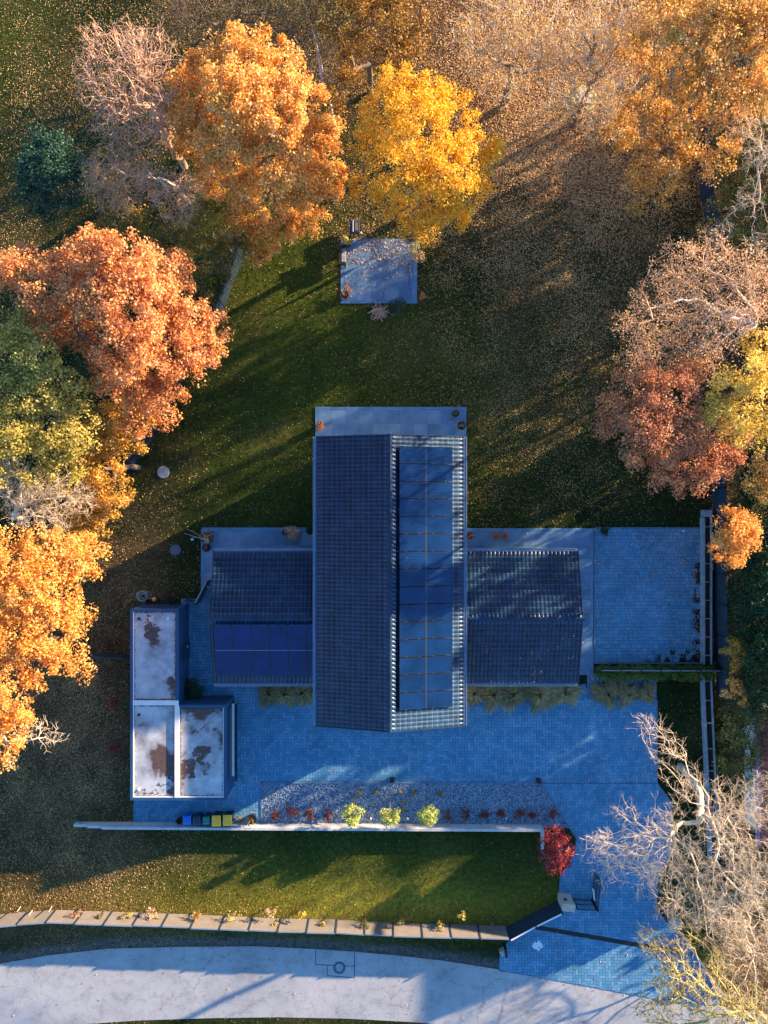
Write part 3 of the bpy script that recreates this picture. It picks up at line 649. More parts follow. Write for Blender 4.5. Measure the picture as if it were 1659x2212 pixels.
def tuft(name, label, c, r, h, n=220, mat='blade', cat='ornamental grass', group=None, z0=.05):
    x, y, _ = P(*c); t = thing(name, (x, y, z0), label, cat, group); a = rng.random(n) * 2 * np.pi; ph = rng.random(3) * 6.28; R_ = r * np.sqrt(rng.uniform(.03, 1, n)) * (1 + .22 * np.sin(3 * a + ph[0]) + .18 * np.sin(5 * a + ph[1])) * rng.uniform(.75, 1.15, n); hh = h * rng.uniform(.6, 1.1, n) * (1.1 - .5 * R_ / r)
    V = []; u = np.stack([np.cos(a), np.sin(a), np.zeros(n)], 1); s = np.stack([-np.sin(a), np.cos(a), np.zeros(n)], 1) * .022
    b0 = np.array([x, y, z0]) + u * (R_ * .15)[:, None]; m1 = np.array([x, y, z0]) + u * (R_ * .5)[:, None] + np.stack([0 * hh, 0 * hh, hh * .8], 1); e1 = np.array([x, y, z0]) + u * R_[:, None] + np.stack([0 * hh, 0 * hh, hh * rng.uniform(.4, .9, n)], 1)
    V = np.stack([b0 - s, b0 + s, m1 + s, m1 - s, m1 - s, m1 + s, e1 + s * .3, e1 - s * .3], 1)
    arr_mesh('blades', V.reshape(-1, 3), np.arange(n * 8).reshape(-1, 4), M[mat], t)
    q = MB().lathe((x, y, z0 - .02), [(r * .25, 0), (r * .22, .06), (r * .08, .1)], 10); q.build('root_clump', M['soil'], t)
    return t


# ------------------------------------------------------------------ house
LIP = []
def tile_slope(o, along, L, down, D, z_r, z_e, pitch=.28, course=.36, amp=.030, step=.055):
    """profiled tile surface from the ridge (origin o) down to the eave"""
    o = np.array(o, float); al = np.array(along, float); dn = np.array(down, float)
    prof = np.array([-.3, .5, .95, 1., .95, .5, -.3, -1.3]) * amp; nt_ = int(round(L / pitch)); pt = L / nt_
    u = np.concatenate([(np.arange(8) / 8 + i) * pt for i in range(nt_)] + [[L]]); pz = np.concatenate([np.tile(prof, nt_), [0.]])
    jit = rng.normal(0, .003, (nt_ + 1)); nc = int(round(D / course)); cc = D / nc; rows = []; k = len(u)
    for c in range(nc):
        for f, dz in ((0, 0.), (1, step)):
            vv = (c + f) * cc; zb = z_r + (z_e - z_r) * vv / D; row = np.zeros((k, 3)); row[:, :2] = o[:2] + al[:2] * u[:, None] + dn[:2] * vv
            row[:, 2] = zb + pz + dz + np.repeat(rng.normal(0, .0035, nt_ + 1), 8)[:k]; rows.append(row)
    V = np.concatenate(rows); nr = len(rows); I, J = np.meshgrid(np.arange(nr - 1), np.arange(k - 1), indexing='ij'); I = I.ravel(); J = J.ravel()
    LIP.append(np.repeat(np.tile([0., 1.], nc), k)); return V, np.stack([I * k + J, I * k + J + 1, (I + 1) * k + J + 1, (I + 1) * k + J], 1)
house = thing('house', (0.4, -7.0, 0), 'T-shaped bungalow with anthracite tiled gable roofs and rows of solar panels', 'house')
ER, EE = 5.6, 4.3; YT, YB = 4.95, -14.1; XR, XL_, XE = .39, -4.50, 5.28
WR, WE = 4.0, 2.8; WN, WM, WS = -2.66, -7.08, -11.68
def roof(name, segs, ridge_a, ridge_b, z, label):
    V, Fc = [], []; k = 0
    for s in segs:
        v, f = tile_slope(*s); V.append(v); Fc.append(f + k); k += len(v)
    r_ = arr_mesh(name, np.concatenate(V), np.concatenate(Fc), M['tile'], house); r_['label'] = label
    la = r_.data.attributes.new('lip', 'FLOAT', 'POINT'); la.data.foreach_set('value', np.concatenate(LIP[-2:]).astype(np.float32))
    mb = MB(); a = Vector(ridge_a); b_ = Vector(ridge_b); n = int((b_ - a).length / .38)
    for i in range(n):
        p = a + (b_ - a) * i / n; q = a + (b_ - a) * (i + 1.06) / n; p.z += .045; q.z += .03
        mb.tube([p, q], [.135, .115], 10)
    mb.build('ridge_tiles', M['tile'], r_)
    return r_
rm = roof('roof', [((XR, YB, 0), (0, 1), YT - YB, (-1, 0), XR - XL_, ER, EE), ((XR, YB, 0), (0, 1), YT - YB, (1, 0), XE - XR, ER, EE)], (XR, YB - .03, ER + .02), (XR, YT + .03, ER + .02), 0, 'long main gable roof of dark profiled tiles')
XW0, XW1 = -11.58, -3.95
rl = roof('roof', [((XW0, WM, 0), (1, 0), XW1 - XW0, (0, 1), WN - WM, WR, WE), ((XW0, WM, 0), (1, 0), XW1 - XW0, (0, -1), WM - WS, WR, WE)], (XW0 - .15, WM, WR + .02), (XW1, WM, WR + .02), 0, 'smaller gable roof over the left wing')
XV0, XV1 = 4.9, 13.2
rr = roof('roof', [((XV0, WM, 0), (1, 0), XV1 - XV0, (0, 1), WN - WM, WR, WE), ((XV0, WM, 0), (1, 0), XV1 - XV0, (0, -1), WM - WS, WR, WE)], (XV0, WM, WR + .02), (XV1 + .12, WM, WR + .02), 0, 'smaller gable roof over the right wing')
# roof slabs under the tiles (soffits), bargeboards, gutters
mb = MB()
def slope_slab(mb, x0, x1, y0, y1, za, zb, axis, t=.16, dz=-.03):
    if axis == 'x': zs = [za, zb, zb, za]
    else: zs = [za, za, zb, zb]
    q = [(x0, y0), (x1, y0), (x1, y1), (x0, y1)]
    mb.add([(x, y, z + dz - t - .05) for (x, y), z in zip(q, zs)] + [(x, y, z + dz - .05) for (x, y), z in zip(q, zs)], [(3, 2, 1, 0), (4, 5, 6, 7), (0, 1, 5, 4), (1, 2, 6, 5), (2, 3, 7, 6), (3, 0, 4, 7)])
slope_slab(mb, XL_ + .04, XR, YB + .03, YT - .03, EE, ER, 'x'); slope_slab(mb, XR, XE - .04, YB + .03, YT - .03, ER, EE, 'x'); mb.build('soffit', M['anthracite'], rm)
for r_, x0, x1 in ((rl, XW0 + .03, XW1), (rr, XV0, XV1 - .03)):
    mb = MB(); slope_slab(mb, x0, x1, WS + .04, WM, WE, WR, 'y'); slope_slab(mb, x0, x1, WM, WN - .04, WR, WE, 'y'); mb.build('soffit', M['anthracite'], r_)
def gutter(a, b_, r_par, out):
    a = Vector(a); b_ = Vector(b_); o = Vector((*out, 0)) * .075; mb = MB(); n = 8; vs = []
    for p in (a, b_):
        for rr_ in (.075, .060):
            for i in range(n + 1):
                t = math.pi + math.pi * i / n; vs.append(p + o + Vector((out[0], out[1], 0)) * math.cos(t) * rr_ + Vector((0, 0, 1)) * math.sin(t) * rr_)
    m_ = n + 1; fs = []
    for k0 in (0, m_): fs += [(k0 + i, k0 + i + 1, k0 + 2 * m_ + i + 1, k0 + 2 * m_ + i) for i in range(n)]
    fs += [(0, 2 * m_, 3 * m_, m_), (n, m_ + n, 3 * m_ + n, 2 * m_ + n)]
    mb.add(vs, fs); mb.tube([a + o * 2 + Vector((0, 0, .005)), b_ + o * 2 + Vector((0, 0, .005))], .017, 6)
    mb.build('gutter', M['zinc'], r_par)
gutter((XL_ - .03, YB, EE - .02), (XL_ - .03, YT, EE - .02), rm, (-1, 0)); gutter((XE + .03, YB, EE - .02), (XE + .03, YT, EE - .02), rm, (1, 0))
gutter((XW0, WN + .03, WE - .02), (XL_ - .02, WN + .03, WE - .02), rl, (0, 1)); gutter((XW0, WS - .03, WE - .02), (XL_ - .02, WS - .03, WE - .02), rl, (0, -1))
gutter((XE + .02, WN + .03, WE - .02), (XV1, WN + .03, WE - .02), rr, (0, 1)); gutter((XE + .02, WS - .03, WE - .02), (XV1, WS - .03, WE - .02), rr, (0, -1))
def barge(a, b_, par_):
    mb = MB(); a = Vector(a); b_ = Vector(b_); mb.wall(a, b_, .05, a.z - .2, a.z + .06, b_.z + .06, b_.z - .2); mb.build('bargeboard', M['anthracite'], par_)
for y in (YB - .03, YT + .03): barge((XL_, y, EE), (XR, y, ER), rm); barge((XR, y, ER), (XE, y, EE), rm)
for x, r_ in ((XW0 - .03, rl), (XV1 + .03, rr)): barge((x, WS, WE), (x, WM, WR), r_); barge((x, WM, WR), (x, WN, WE), r_)
# walls with gable tops
def gable_house(x0, x1, y0, y1, he, hr, axis):
    mb = MB()
    if axis == 'y':
        xm = (x0 + x1) / 2; pts = [(x0, y0, 0), (x1, y0, 0), (x1, y0, he), (xm, y0, hr), (x0, y0, he)]; pts += [(x, y1, z) for x, _, z in pts]
    else:
        ym = (y0 + y1) / 2; pts = [(x0, y0, 0), (x0, y1, 0), (x0, y1, he), (x0, ym, hr), (x0, y0, he)]; pts += [(x1, y, z) for _, y, z in pts]
    fs = [(0, 1, 2, 3, 4), (5, 9, 8, 7, 6)] + [(i, i + 5, (i + 1) % 5 + 5, (i + 1) % 5) for i in range(5)]
    mb.add(pts, fs); return mb.build('wall', M['plaster'], house)
gable_house(-3.75, 4.53, -13.55, 4.40, EE - .02, ER - .24, 'y'); gable_house(-11.1, -3.753, WS + .5, WN - .5, WE - .05, WR - .24, 'x'); gable_house(4.533, 12.7, WS + .5, WN - .5, WE - .05, WR - .24, 'x')
def window(c, axis, w_, h_, sill, name='window'):
    x, y = c; nx, ny = axis; tx, ty = -ny, nx; mb = MB(); rz = math.atan2(ty, tx)
    mb.box((x + nx * .03, y + ny * .03, sill), (w_, .10, h_), rz); f = mb.build(name, M['anthracite'], house)
    m2 = MB(); k = 2 if w_ > 1.2 else 1
    for i in range(k):
        cx_ = (i + .5) / k - .5; m2.box((x + nx * .083 + tx * cx_ * w_, y + ny * .083 + ty * cx_ * w_, sill + .07), (w_ / k - .12, .01, h_ - .14), rz)
    m2.build('pane', M['glass'], f)
    if name == 'window': m3 = MB().box((x + nx * .10, y + ny * .10, sill - .05), (w_ + .1, .24, .045), rz); m3.build('sill', M['zinc'], f)
for y, n_ in ((4.40, 1), (-13.55, -1)):
    window((-1.4, y), (0, n_), 2.4, 2.2, .15 if n_ > 0 else .9); window((2.4, y), (0, n_), 2.4, 2.2, .15 if n_ > 0 else .9)
for x in (-9.6, -6.4): window((x, WN - .5), (0, 1), 1.8, 2.0, .2); window((x, WS + .5), (0, -1), 1.2, 1.2, 1.0)
for x in (6.8, 10.4): window((x, WN - .5), (0, 1), 2.2, 2.0, .2); window((x, WS + .5), (0, -1), 1.2, 1.2, 1.0)
window((12.7, -7.0), (1, 0), 1.4, 1.3, .95); window((4.53, 1.2), (1, 0), 1.6, 1.3, .95); window((-3.75, 1.2), (-1, 0), 1.6, 1.3, .95)
d_ = MB().box((.4, -13.60, .06), (1.15, .08, 2.15), 0).build('door', M['anthracite'], house); MB().tube([(.78, -13.68, .9), (.78, -13.68, 1.5)], .02).build('handle', M['zinc'], d_)
for x, y, z in ((XL_ - .1, -13.9, EE), (XE + .1, -13.9, EE), (XW0 + .2, WS + .1, WE), (XV1 - .2, WS + .1, WE)):
    xi = x + (.55 if x < -6 and y > -12 else (-.4 if x > 6 else (.72 if x < 0 else -.78)))
    MB().tube([(x, y, z - .1), (xi, y + .38, z - .6), (xi, y + .38, .05)], .045, 8).build('downpipe', M['zinc'], house)
# solar panels
def solar(o, ua, ub, n, w_, h_, mat, nm='solar_panel'):
    """o corner, ua/ub unit vectors in the slope plane"""
    o = Vector(o); ua = Vector(ua).normalized(); ub = Vector(ub).normalized(); nn = ua.cross(ub).normalized()
    if nn.z < 0: nn = -nn
    def slab(mb, a0, a1, b0, b1, z0, z1):
        q = [o + ua * a + ub * b_ for a, b_ in ((a0, b0), (a1, b0), (a1, b1), (a0, b1))]
        mb.add([p + nn * z0 for p in q] + [p + nn * z1 for p in q], [(0, 1, 2, 3), (4, 5, 6, 7), (0, 1, 5, 4), (1, 2, 6, 5), (2, 3, 7, 6), (3, 0, 4, 7)])
    mb = MB(); slab(mb, .02, w_ - .02, .02, h_ - .02, .0, .036); p = mb.build(nm, mat, house)
    mb = MB(); f = .03
    for a0, a1, b0, b1 in ((0, w_, 0, f), (0, w_, h_ - f, h_), (0, f, f, h_ - f), (w_ - f, w_, f, h_ - f)): slab(mb, a0, a1, b0, b1, -.004, .040)
    mb.build('frame', M['blackmetal'] if mat is M['pv'] else M['anthracite'], p)
    mb = MB()
    for a in (.25, .75): slab(mb, w_ * a - .02, w_ * a + .02, -.02, .02, .02, .048)
    mb.build('clamp', M['kerb'], p)
sl_ = (EE - ER) / (XE - XR); dn = Vector((1, 0, sl_)).normalized()
for j in range(15):
    for i in range(2):
        s = .62 + i * 1.81; base = Vector((XR, 4.28 - (j + 1) * 1.135, ER + .16)) + dn * s
        solar(base, dn, (0, 1, 0), (0, 0, 1), 1.785, 1.095, M['pv'])
dn2 = Vector((0, -1, (WE - WR) / (WM - WS))).normalized()
for j in range(6):
    for i in range(2):
        s = .40 + i * 1.87; base = Vector((-11.32 + j * 1.23, WM, WR + .15)) + dn2 * s
        solar(base, (1, 0, 0), dn2, (0, 0, 1), 1.195, 1.84, M['pv2'])
mb = MB()
for s in (2.43,):
    a = Vector((-11.32, WM, WR + .175)) + dn2 * (s - .17); mb.wall(a, a + Vector((7.36, 0, 0)), .03, a.z, a.z + .03)
mb.build('panel_rail', M['zinc'], house)
mb = MB(); a = Vector((XR, 4.26, ER + .20)) + dn * 2.42; mb.wall(a, a - Vector((0, 17.0, 0)), .028, a.z - .03, a.z - .005); mb.build('panel_rail', M['zinc'], house)
# specks of leaf litter on the roofs
n = 700; rx = rng.uniform(XL_, XE, n); ry = rng.uniform(YB, YT, n); rz = ER - np.abs(rx - XR) * ((ER - EE) / (XE - XR)) + .06; rz = np.where((rx > .9) & (rx < 4.6) & (ry < 4.3) & (ry > -12.8), rz + .12, rz)
sel = rng.random(n) < .45; a_ = (rx[sel], ry[sel], rz[sel])
n = 900; qx = rng.uniform(5.4, 13.1, n); qy = rng.uniform(WS, WN, n); qz = WR - np.abs(qy - WM) * ((WR - WE) / (WM - WS)) + .06
n = 260; tx = rng.uniform(-11.5, -4.6, n); ty = rng.uniform(WS, WN, n); tz = WR - np.abs(ty - WM) * ((WR - WE) / (WM - WS)) + .07; k_ = ty > -7.2
V, Fc = flat_leaves(np.concatenate([a_[0], qx, tx[k_]]), np.concatenate([a_[1], qy, ty[k_]]), np.concatenate([a_[2], qz, tz[k_]]), np.full(len(a_[0]) + len(qx) + k_.sum(), .05))
tag(arr_mesh('roof_leaf_specks', V, Fc, M['litter']), kind='stuff')

# ------------------------------------------------------------------ garages
GH = 2.75
def Q(px, py): return P(px, py, GH)[:2]
gx0, gy1 = Q(281, 1315); gx1, gym = Q(386, 1523); gx2, gy0 = Q(489, 1729)
gar = thing('garage_block', ((gx0 + gx2) / 2, (gy0 + gy1) / 2, 0), 'L-shaped block of three flat-roofed garages with blue grey cladding and stained pale roofs', 'garage')
outline = [(gx0, gy0), (gx2, gy0), (gx2, gym), (gx1, gym), (gx1, gy1), (gx0, gy1)]
MB().prism([(gx0 + .03, gy0 + .03), (gx2 - .03, gy0 + .03), (gx2 - .03, gym - .03), (gx1 - .03, gym - .03), (gx1 - .03, gy1 - .03), (gx0 + .03, gy1 - .03)], 0, GH - .2).build('wall', M['clad'], gar)
def rimseg(a, b_, t=.2): return a, b_, t
mb = MB(); t_ = .19
def strip(x0, y0, x1, y1, z0=GH - .22, z1=GH): mb.box(((x0 + x1) / 2, (y0 + y1) / 2, z0), (abs(x1 - x0), abs(y1 - y0), z1 - z0))
strip(gx0, gy0, gx0 + t_, gy1); strip(gx0 + t_, gy1 - t_, gx1, gy1); strip(gx1 - t_, gym, gx1, gy1 - t_); strip(gx1, gym - t_, gx2, gym); strip(gx2 - t_, gy0, gx2, gym - t_); strip(gx0 + t_, gy0, gx2 - t_, gy0 + t_)
mb.build('parapet', M['clad'], gar)
xm = Q(381, 0)[0]; dvw = .30
mb = MB(); strip(gx0 + t_, gym - .02, gx1 - .0, gym + .30, GH - .16, GH + .01); strip(xm - .12, gy0 + t_, xm + .2, gym - .025, GH - .16, GH + .012); mb.build('roof_divider', M['white'], gar)
mb = MB(); e = .05
for x0, y0, x1, y1 in ((gx0 + t_, gym + .30, gx0 + t_ + e, gy1 - t_), (gx0 + t_, gy0 + t_, gx0 + t_ + e, gym - .03), (gx0 + t_ + e, gy0 + t_, xm - .12, gy0 + t_ + e), (xm + .2, gy0 + t_, gx2 - t_, gy0 + t_ + e), (gx2 - t_ - e, gy0 + t_ + e, gx2 - t_, gym - t_)): strip(x0, y0, x1, y1, GH - .16, GH - .02)
mb.build('roof_flashing', M['white'], gar)
STAINS = [(326, 1368, 23, 27, .66), (318, 1340, 30, 10, .5), (372, 1690, 14, 44, .7), (330, 1712, 45, 9, .5), (424, 1632, 26, 26, .62), (404, 1668, 12, 32, .6), (446, 1658, 20, 18, .55), (455, 1712, 26, 7, .5)]
def BL(V):
    s = (H - GH) / F; px = CX + V[:, 0] / s; py = CY - V[:, 1] / s; o = np.zeros(len(V)); px = px + 34 * (vnoise(px, py, 16, 21) - .5) + 16 * (vnoise(px, py, 6, 22) - .5); py = py + 40 * (vnoise(px + 300, py, 18, 23) - .5) + 16 * (vnoise(px, py + 300, 6, 24) - .5)
    for cx, cy, sx, sy, a in STAINS: o = np.maximum(o, a * np.exp(-(((px - cx) / sx) ** 2 + ((py - cy) / sy) ** 2) ** 1.5))
    return o
def roof_field(x0, y0, x1, y1):
    n = 60; xs = np.linspace(x0, x1, n); ys = np.linspace(y0, y1, n * 2); X, Y = np.meshgrid(xs, ys, indexing='ij'); d = np.minimum(np.minimum(X - x0, x1 - X), np.minimum(Y - y0, y1 - Y))
    V = np.stack([X.ravel(), Y.ravel(), np.full(X.size, GH - .13)], 1); I, J = np.meshgrid(np.arange(n - 1), np.arange(2 * n - 1), indexing='ij'); I = I.ravel(); J = J.ravel(); k = 2 * n
    o = arr_mesh('roof', V, np.stack([I * k + J, (I + 1) * k + J, (I + 1) * k + J + 1, I * k + J + 1], 1), M['membrane'], gar)
    a = o.data.attributes.new('edge', 'FLOAT', 'POINT'); a.data.foreach_set('value', np.clip(np.maximum(.62 - d.ravel() / .45, BL(V)), 0, .62).astype(np.float32)); return o
roof_field(gx0 + t_, gym + .30, gx1 - t_, gy1 - t_); roof_field(gx0 + t_, gy0 + t_, xm - .12, gym - .02); roof_field(xm + .2, gy0 + t_, gx2 - t_, gym - t_)
for px_, py_, mt in ((299, 1337, 'black'), (362, 1337, 'lampwhite'), (299, 1545, 'black'), (299, 1707, 'lampwhite')):
    x, y = Q(px_, py_); MB().lathe((x, y, GH - .14), [(.10, 0), (.10, .06), (.06, .16), (.02, .18)], 14).build('roof_vent', M[mt], gar)
dr = MB().box((gx1 + .0, P(0, 1401)[1], .05), (.08, 1.15, 2.05)).build('door', M['navy'], gar); MB().tube([(gx1 + .06, P(0, 1401)[1] + .4, 1.0), (gx1 + .16, P(0, 1401)[1] + .4, 1.05), (gx1 + .16, P(0, 1401)[1] + .25, 1.05)], .02).build('handle', M['lampwhite'], dr)
MB().box((gx1 + .0, P(0, 1453)[1], 1.9), (.08, .14, .3)).build('wall_box', M['navy'], gar)
gd = MB().box((gx2 - .0, (gym + gy0) / 2 + .35, .05), (.08, 5.0, 2.1)).build('garage_door', M['anthracite'], gar)
mb = MB(); mb.box((gx2 + .10, (gym + gy0) / 2 + .35, 1.05), (.18, 5.1, .05)); mb.build('door_ledge', M['white'], gd)
mb = MB(); mb.box((gx0 + (gx1 - gx0) * .5, gy1 - .0, 1.5), (2.4, .06, .35)); mb.build('window', M['navy'], gar)

# neighbour's house
nx0, ny1 = P(1640, 1531, 3.0)[:2]
nb_ = thing('neighbour_house', (nx0 + 4.5, ny1 - 4.6, 0), 'brick red tiled roof edge of the neighbouring house behind dark shrubs on the right', 'house')
V1, F1 = tile_slope((nx0 + 4.4, ny1 - 9.2, 0), (0, 1), 9.2, (-1, 0), 4.4, 6.2, 3.1, .3, .32, .05, .035); V2, F2 = tile_slope((nx0 + 4.4, ny1 - 9.2, 0), (0, 1), 9.2, (1, 0), 4.4, 6.2, 3.1, .3, .32, .05, .035)
rf = arr_mesh('roof', np.concatenate([V1, V2]), np.concatenate([F1, F2 + len(V1)]), M['redtile'], nb_)
mb = MB(); mb.box((nx0 - .12, ny1 - 4.6, 2.98), (.24, 9.3, .14)); mb.build('gutter', simple('mauve gutter metal', (.36, .20, .32), .5), rf)
hm = MB(); x0, x1 = nx0 + .5, nx0 + 8.3; hm.add([(x0, ny1 - 8.8, 0), (x1, ny1 - 8.8, 0), (x1, ny1 - 8.8, 3.2), ((x0 + x1) / 2, ny1 - 8.8, 6.0), (x0, ny1 - 8.8, 3.2)] + [(x0, ny1 - .4, 0), (x1, ny1 - .4, 0), (x1, ny1 - .4, 3.2), ((x0 + x1) / 2, ny1 - .4, 6.0), (x0, ny1 - .4, 3.2)], [(0, 1, 2, 3, 4), (5, 9, 8, 7, 6)] + [(i, i + 5, (i + 1) % 5 + 5, (i + 1) % 5) for i in range(5)])
hm.build('wall', M['plaster'], nb_); MB().box((x0 - .0, ny1 - 4, .9), (.08, 1.3, 1.3)).build('window', M['glass'], nb_)
# ------------------------------------------------------------------ walls and fences
gw = thing('garden_wall', (*P(660, 1780)[:2], 0), 'long low pale concrete garden wall with a flat top along the gravel bed, turning a corner on the right', 'wall')
wl = MB(); cp = []
pts = [(163, 1776, .25), (228, 1775.5, .7), (400, 1773, .88), (1166, 1780, .88)]
tot = []
a = P(230, 1775)[:2]; b_ = P(1166, 1780)[:2]; nseg = 29
for i in range(-2, nseg):
    f0, f1 = i / nseg, (i + .985) / nseg; p = (a[0] + (b_[0] - a[0]) * f0, a[1] + (b_[1] - a[1]) * f0); q = (a[0] + (b_[0] - a[0]) * f1, a[1] + (b_[1] - a[1]) * f1)
    h0 = .88 if i >= 0 else .88 - .2 * (-i) ; m_ = MB(); m_.wall((p[0], p[1] - .05), (q[0], q[1] - .05), .11, 0, h0, h0, 0)
    m_.wall((p[0], p[1] - .08), (q[0], q[1] - .08), .17, h0 + .001, h0 + .03); m_.build('wall_slab', M['concrete'], gw)
m_ = MB(); c0 = P(1168, 1780); c1 = P(1170, 1838); m_.wall((c0[0], c0[1] - .03), c1[:2], .13, 0, .91, .5); m_.build('wall_return', M['concrete'], gw)

bf = thing('boundary_fence', (*P(600, 1985)[:2], 0), 'sunlit warm grey concrete panel fence with metal capping above the road', 'fence')
FB = [(-60, 1985), (0, 1976), (110, 1966), (235, 1970), (355, 1974), (480, 1979), (600, 1985), (725, 1987), (820, 1993), (850, 1994), (970, 1997), (1034, 1999), (1092, 2001)]
bp_ = [Vector(P(*p)[:2]) for p in FB]; L = [0]
for i in range(1, len(bp_)): L.append(L[-1] + (bp_[i] - bp_[i - 1]).length)
def at(s):
    for i in range(1, len(L)):
        if s <= L[i] or i == len(L) - 1:
            f = (s - L[i - 1]) / (L[i] - L[i - 1]); return bp_[i - 1] + (bp_[i] - bp_[i - 1]) * f
npan = 19
for i in range(npan):
    p = at(L[-1] * i / npan); q = at(L[-1] * (i + 1) / npan); dd = (q - p).normalized(); hh = 1.60 + .05 * math.sin(i * 1.7)
    m_ = MB(); m_.wall(p + dd * .03, q - dd * .03, .07, 0, hh); pn = m_.build('panel', M['concrete_warm'], bf)
    m_ = MB(); m_.wall(p + dd * .03, q - dd * .03, .09, hh + .001, hh + .03); m_.build('capping', M['zinc'], pn)
    m_ = MB().box((p.x, p.y, 0), (.12, .14, hh + .07), math.atan2(dd.y, dd.x)); m_.build('post', M['anthracite'], bf)
ef = thing('entrance_fence', (*P(1150, 1985)[:2], 0), 'dark anthracite fence panels slanting from the concrete fence up to the gate pillar', 'fence')
EP = [Vector(P(*p)[:2]) for p in ((1094, 2003), (1148, 1974), (1203, 1947))]
for p, q in zip(EP[:-1], EP[1:]):
    dd = (q - p).normalized(); m_ = MB(); m_.wall(p + dd * .05, q - dd * .05, .06, 0, 1.6); pn = m_.build('panel', M['anthracite'], ef)
    m_ = MB(); m_.wall(p + dd * .05, q - dd * .05, .09, 1.601, 1.64); m_.build('capping', M['lampwhite'], pn)
for p in EP: MB().box((p.x, p.y, 0), (.11, .11, 1.7), .5).build('post', M['anthracite'], ef)
x, y, _ = P(1089, 2044); t = thing('fence_end_post', (x, y, 0), 'short black post standing at the road end of the paved entrance', 'post'); MB().box((x, y, 0), (.14, .5, .9), .1).build('shaft', M['black'], t); MB().box((x, y, .901), (.18, .54, .03), .1).build('cap', M['blackmetal'], t)
m_ = MB().wall(P(1079, 2054), P(1090, 2047), .35, 0, .45); t = tag(m_.build('stone_block', M['pillar'], bevel=.03), 'small pale stone block at the road corner of the entrance paving', 'block')
bw = MB().wall(P(1466, 2010), P(1562, 2148), .12, 0, .55).build('border_wall', M['zinc'], bevel=.01); tag(bw, 'low slanting border wall between entrance paving and dark soil on the right', 'wall')
# gate pillars
def pillar(c, rz, lab, h_=1.5):
    x, y, _ = P(*c); t = thing('gate_pillar', (x, y, 0), lab, 'pillar', 'gate pillars', 0); MB().box((x, y, 0), (.86, .50, h_), rz).build('shaft', M['pillar'], t, bevel=.02); MB().box((x, y, h_ + .001), (.90, .54, .05), rz).build('cap', M['pillar'], t, bevel=.01)
    MB().box((x - .1, y + .28, .8), (.2, .06, .3), rz).build('letter_slot', M['blackmetal'], t)
pillar((1217, 1936), -.12, 'sunlit pale concrete gate pillar on the left of the driveway'); pillar((1441, 1972), -.15, 'shaded concrete gate pillar on the right of the driveway under bare branches')
def gate(a, b_, h_, parent, name):
    a = Vector(P(*a)[:2]); b_ = Vector(P(*b_)[:2]); Lg = (b_ - a).length; dd = (b_ - a) / Lg; mb = MB()
    for z in (.08, h_ - .05, h_ * .5): mb.wall(a, b_, .05, z, z + .05)
    for f in (0, 1): p = a + (b_ - a) * f; mb.box((p.x, p.y, .03), (.07, .07, h_), math.atan2(dd.y, dd.x))
    fr = mb.build(name, M['blackmetal'], parent); mb = MB(); n = max(4, int(Lg / .13))
    for i in range(n):
        p = a + dd * (Lg * (i + .5) / n); q = a + dd * (Lg * (i + 1.5) / n if i < n - 1 else Lg); mb.tube([(p.x, p.y, .1), (p.x, p.y, h_)], .014, 5)
        mb.tube([(p.x, p.y, h_ * .52), (q.x, q.y, h_ * .98)], .01, 4); mb.tube([(p.x, p.y, .12), (q.x, q.y, h_ * .5)], .01, 4)
    mb.build('bars', M['blackmetal'], fr); return fr
gl = thing('driveway_gate', (*P(1278, 1943)[:2], 0), 'black barred metal gate leaf standing open beside the left gate pillar', 'gate', 'gate leaves')
gate((1236, 1941), (1277, 1943), 1.45, gl, 'side_panel'); lf = gate((1279, 1941), (1285, 1882), 1.45, gl, 'leaf')
p = P(1276, 1920); MB().box((p[0], p[1], .6), (.05, .75, .3), .1).build('sign_plate', M['lampwhite'], gl)
p = P(1278, 1942); MB().box((p[0], p[1], 0), (.12, .12, 1.55)).build('post', M['black'], gl)
g2 = thing('driveway_gate', (*P(1421, 1920)[:2], 0), 'black metal gate leaf folded open under the bare tree on the right of the driveway', 'gate', 'gate leaves')
gate((1420, 1908), (1423, 1962), 1.45, g2, 'leaf'); p = P(1424, 1966); MB().box((p[0], p[1], 0), (.12, .12, 1.55)).build('post', M['black'], g2)
# tall privacy fences
def tall_fence(pts, h_, label, mat, pw=1.9, group='tall boundary fences'):
    w0 = [Vector(P(*p)[:2]) for p in pts]; mid = w0[len(w0) // 2]; t = thing('privacy_fence', (mid.x, mid.y, 0), label, 'fence', group)
    for a, b_ in zip(w0[:-1], w0[1:]):
        n = max(1, round((b_ - a).length / pw)); dd = (b_ - a).normalized()
        for i in range(n):
            p = a + (b_ - a) * i / n; q = a + (b_ - a) * (i + 1) / n; m_ = MB(); m_.wall(p + dd * .04, q - dd * .04, .05, .03, h_)
            m_.wall(p + dd * .04, q - dd * .04, .07, h_ + .001, h_ + .025); m_.build('panel', M[mat], t); MB().box((p.x, p.y, 0), (.08, .09, h_ + .05), math.atan2(dd.y, dd.x)).build('post', M['blackmetal'], t)
tall_fence([(1490, 210), (1497, 300), (1515, 435), (1538, 555)], 2.1, 'dark navy privacy fence beside the shrubs in the upper right, partly under orange leaves', 'anthracite')
tall_fence([(1540, 1000), (1540, 1110), (1542, 1300), (1546, 1435), (1548, 1500)], 2.0, 'dark blue privacy fence running between the raised trough wall and the ivy hedge', 'anthracite')
M['fence_l'] = simple('grey blue fence sheet', (.006, .020, .040), .6, var=.2)
tall_fence([(527, 545), (522, 563), (485, 663), (470, 700)], 2.1, 'grey blue fence glimpsed between the orange tree and the salmon oak', 'fence_l')
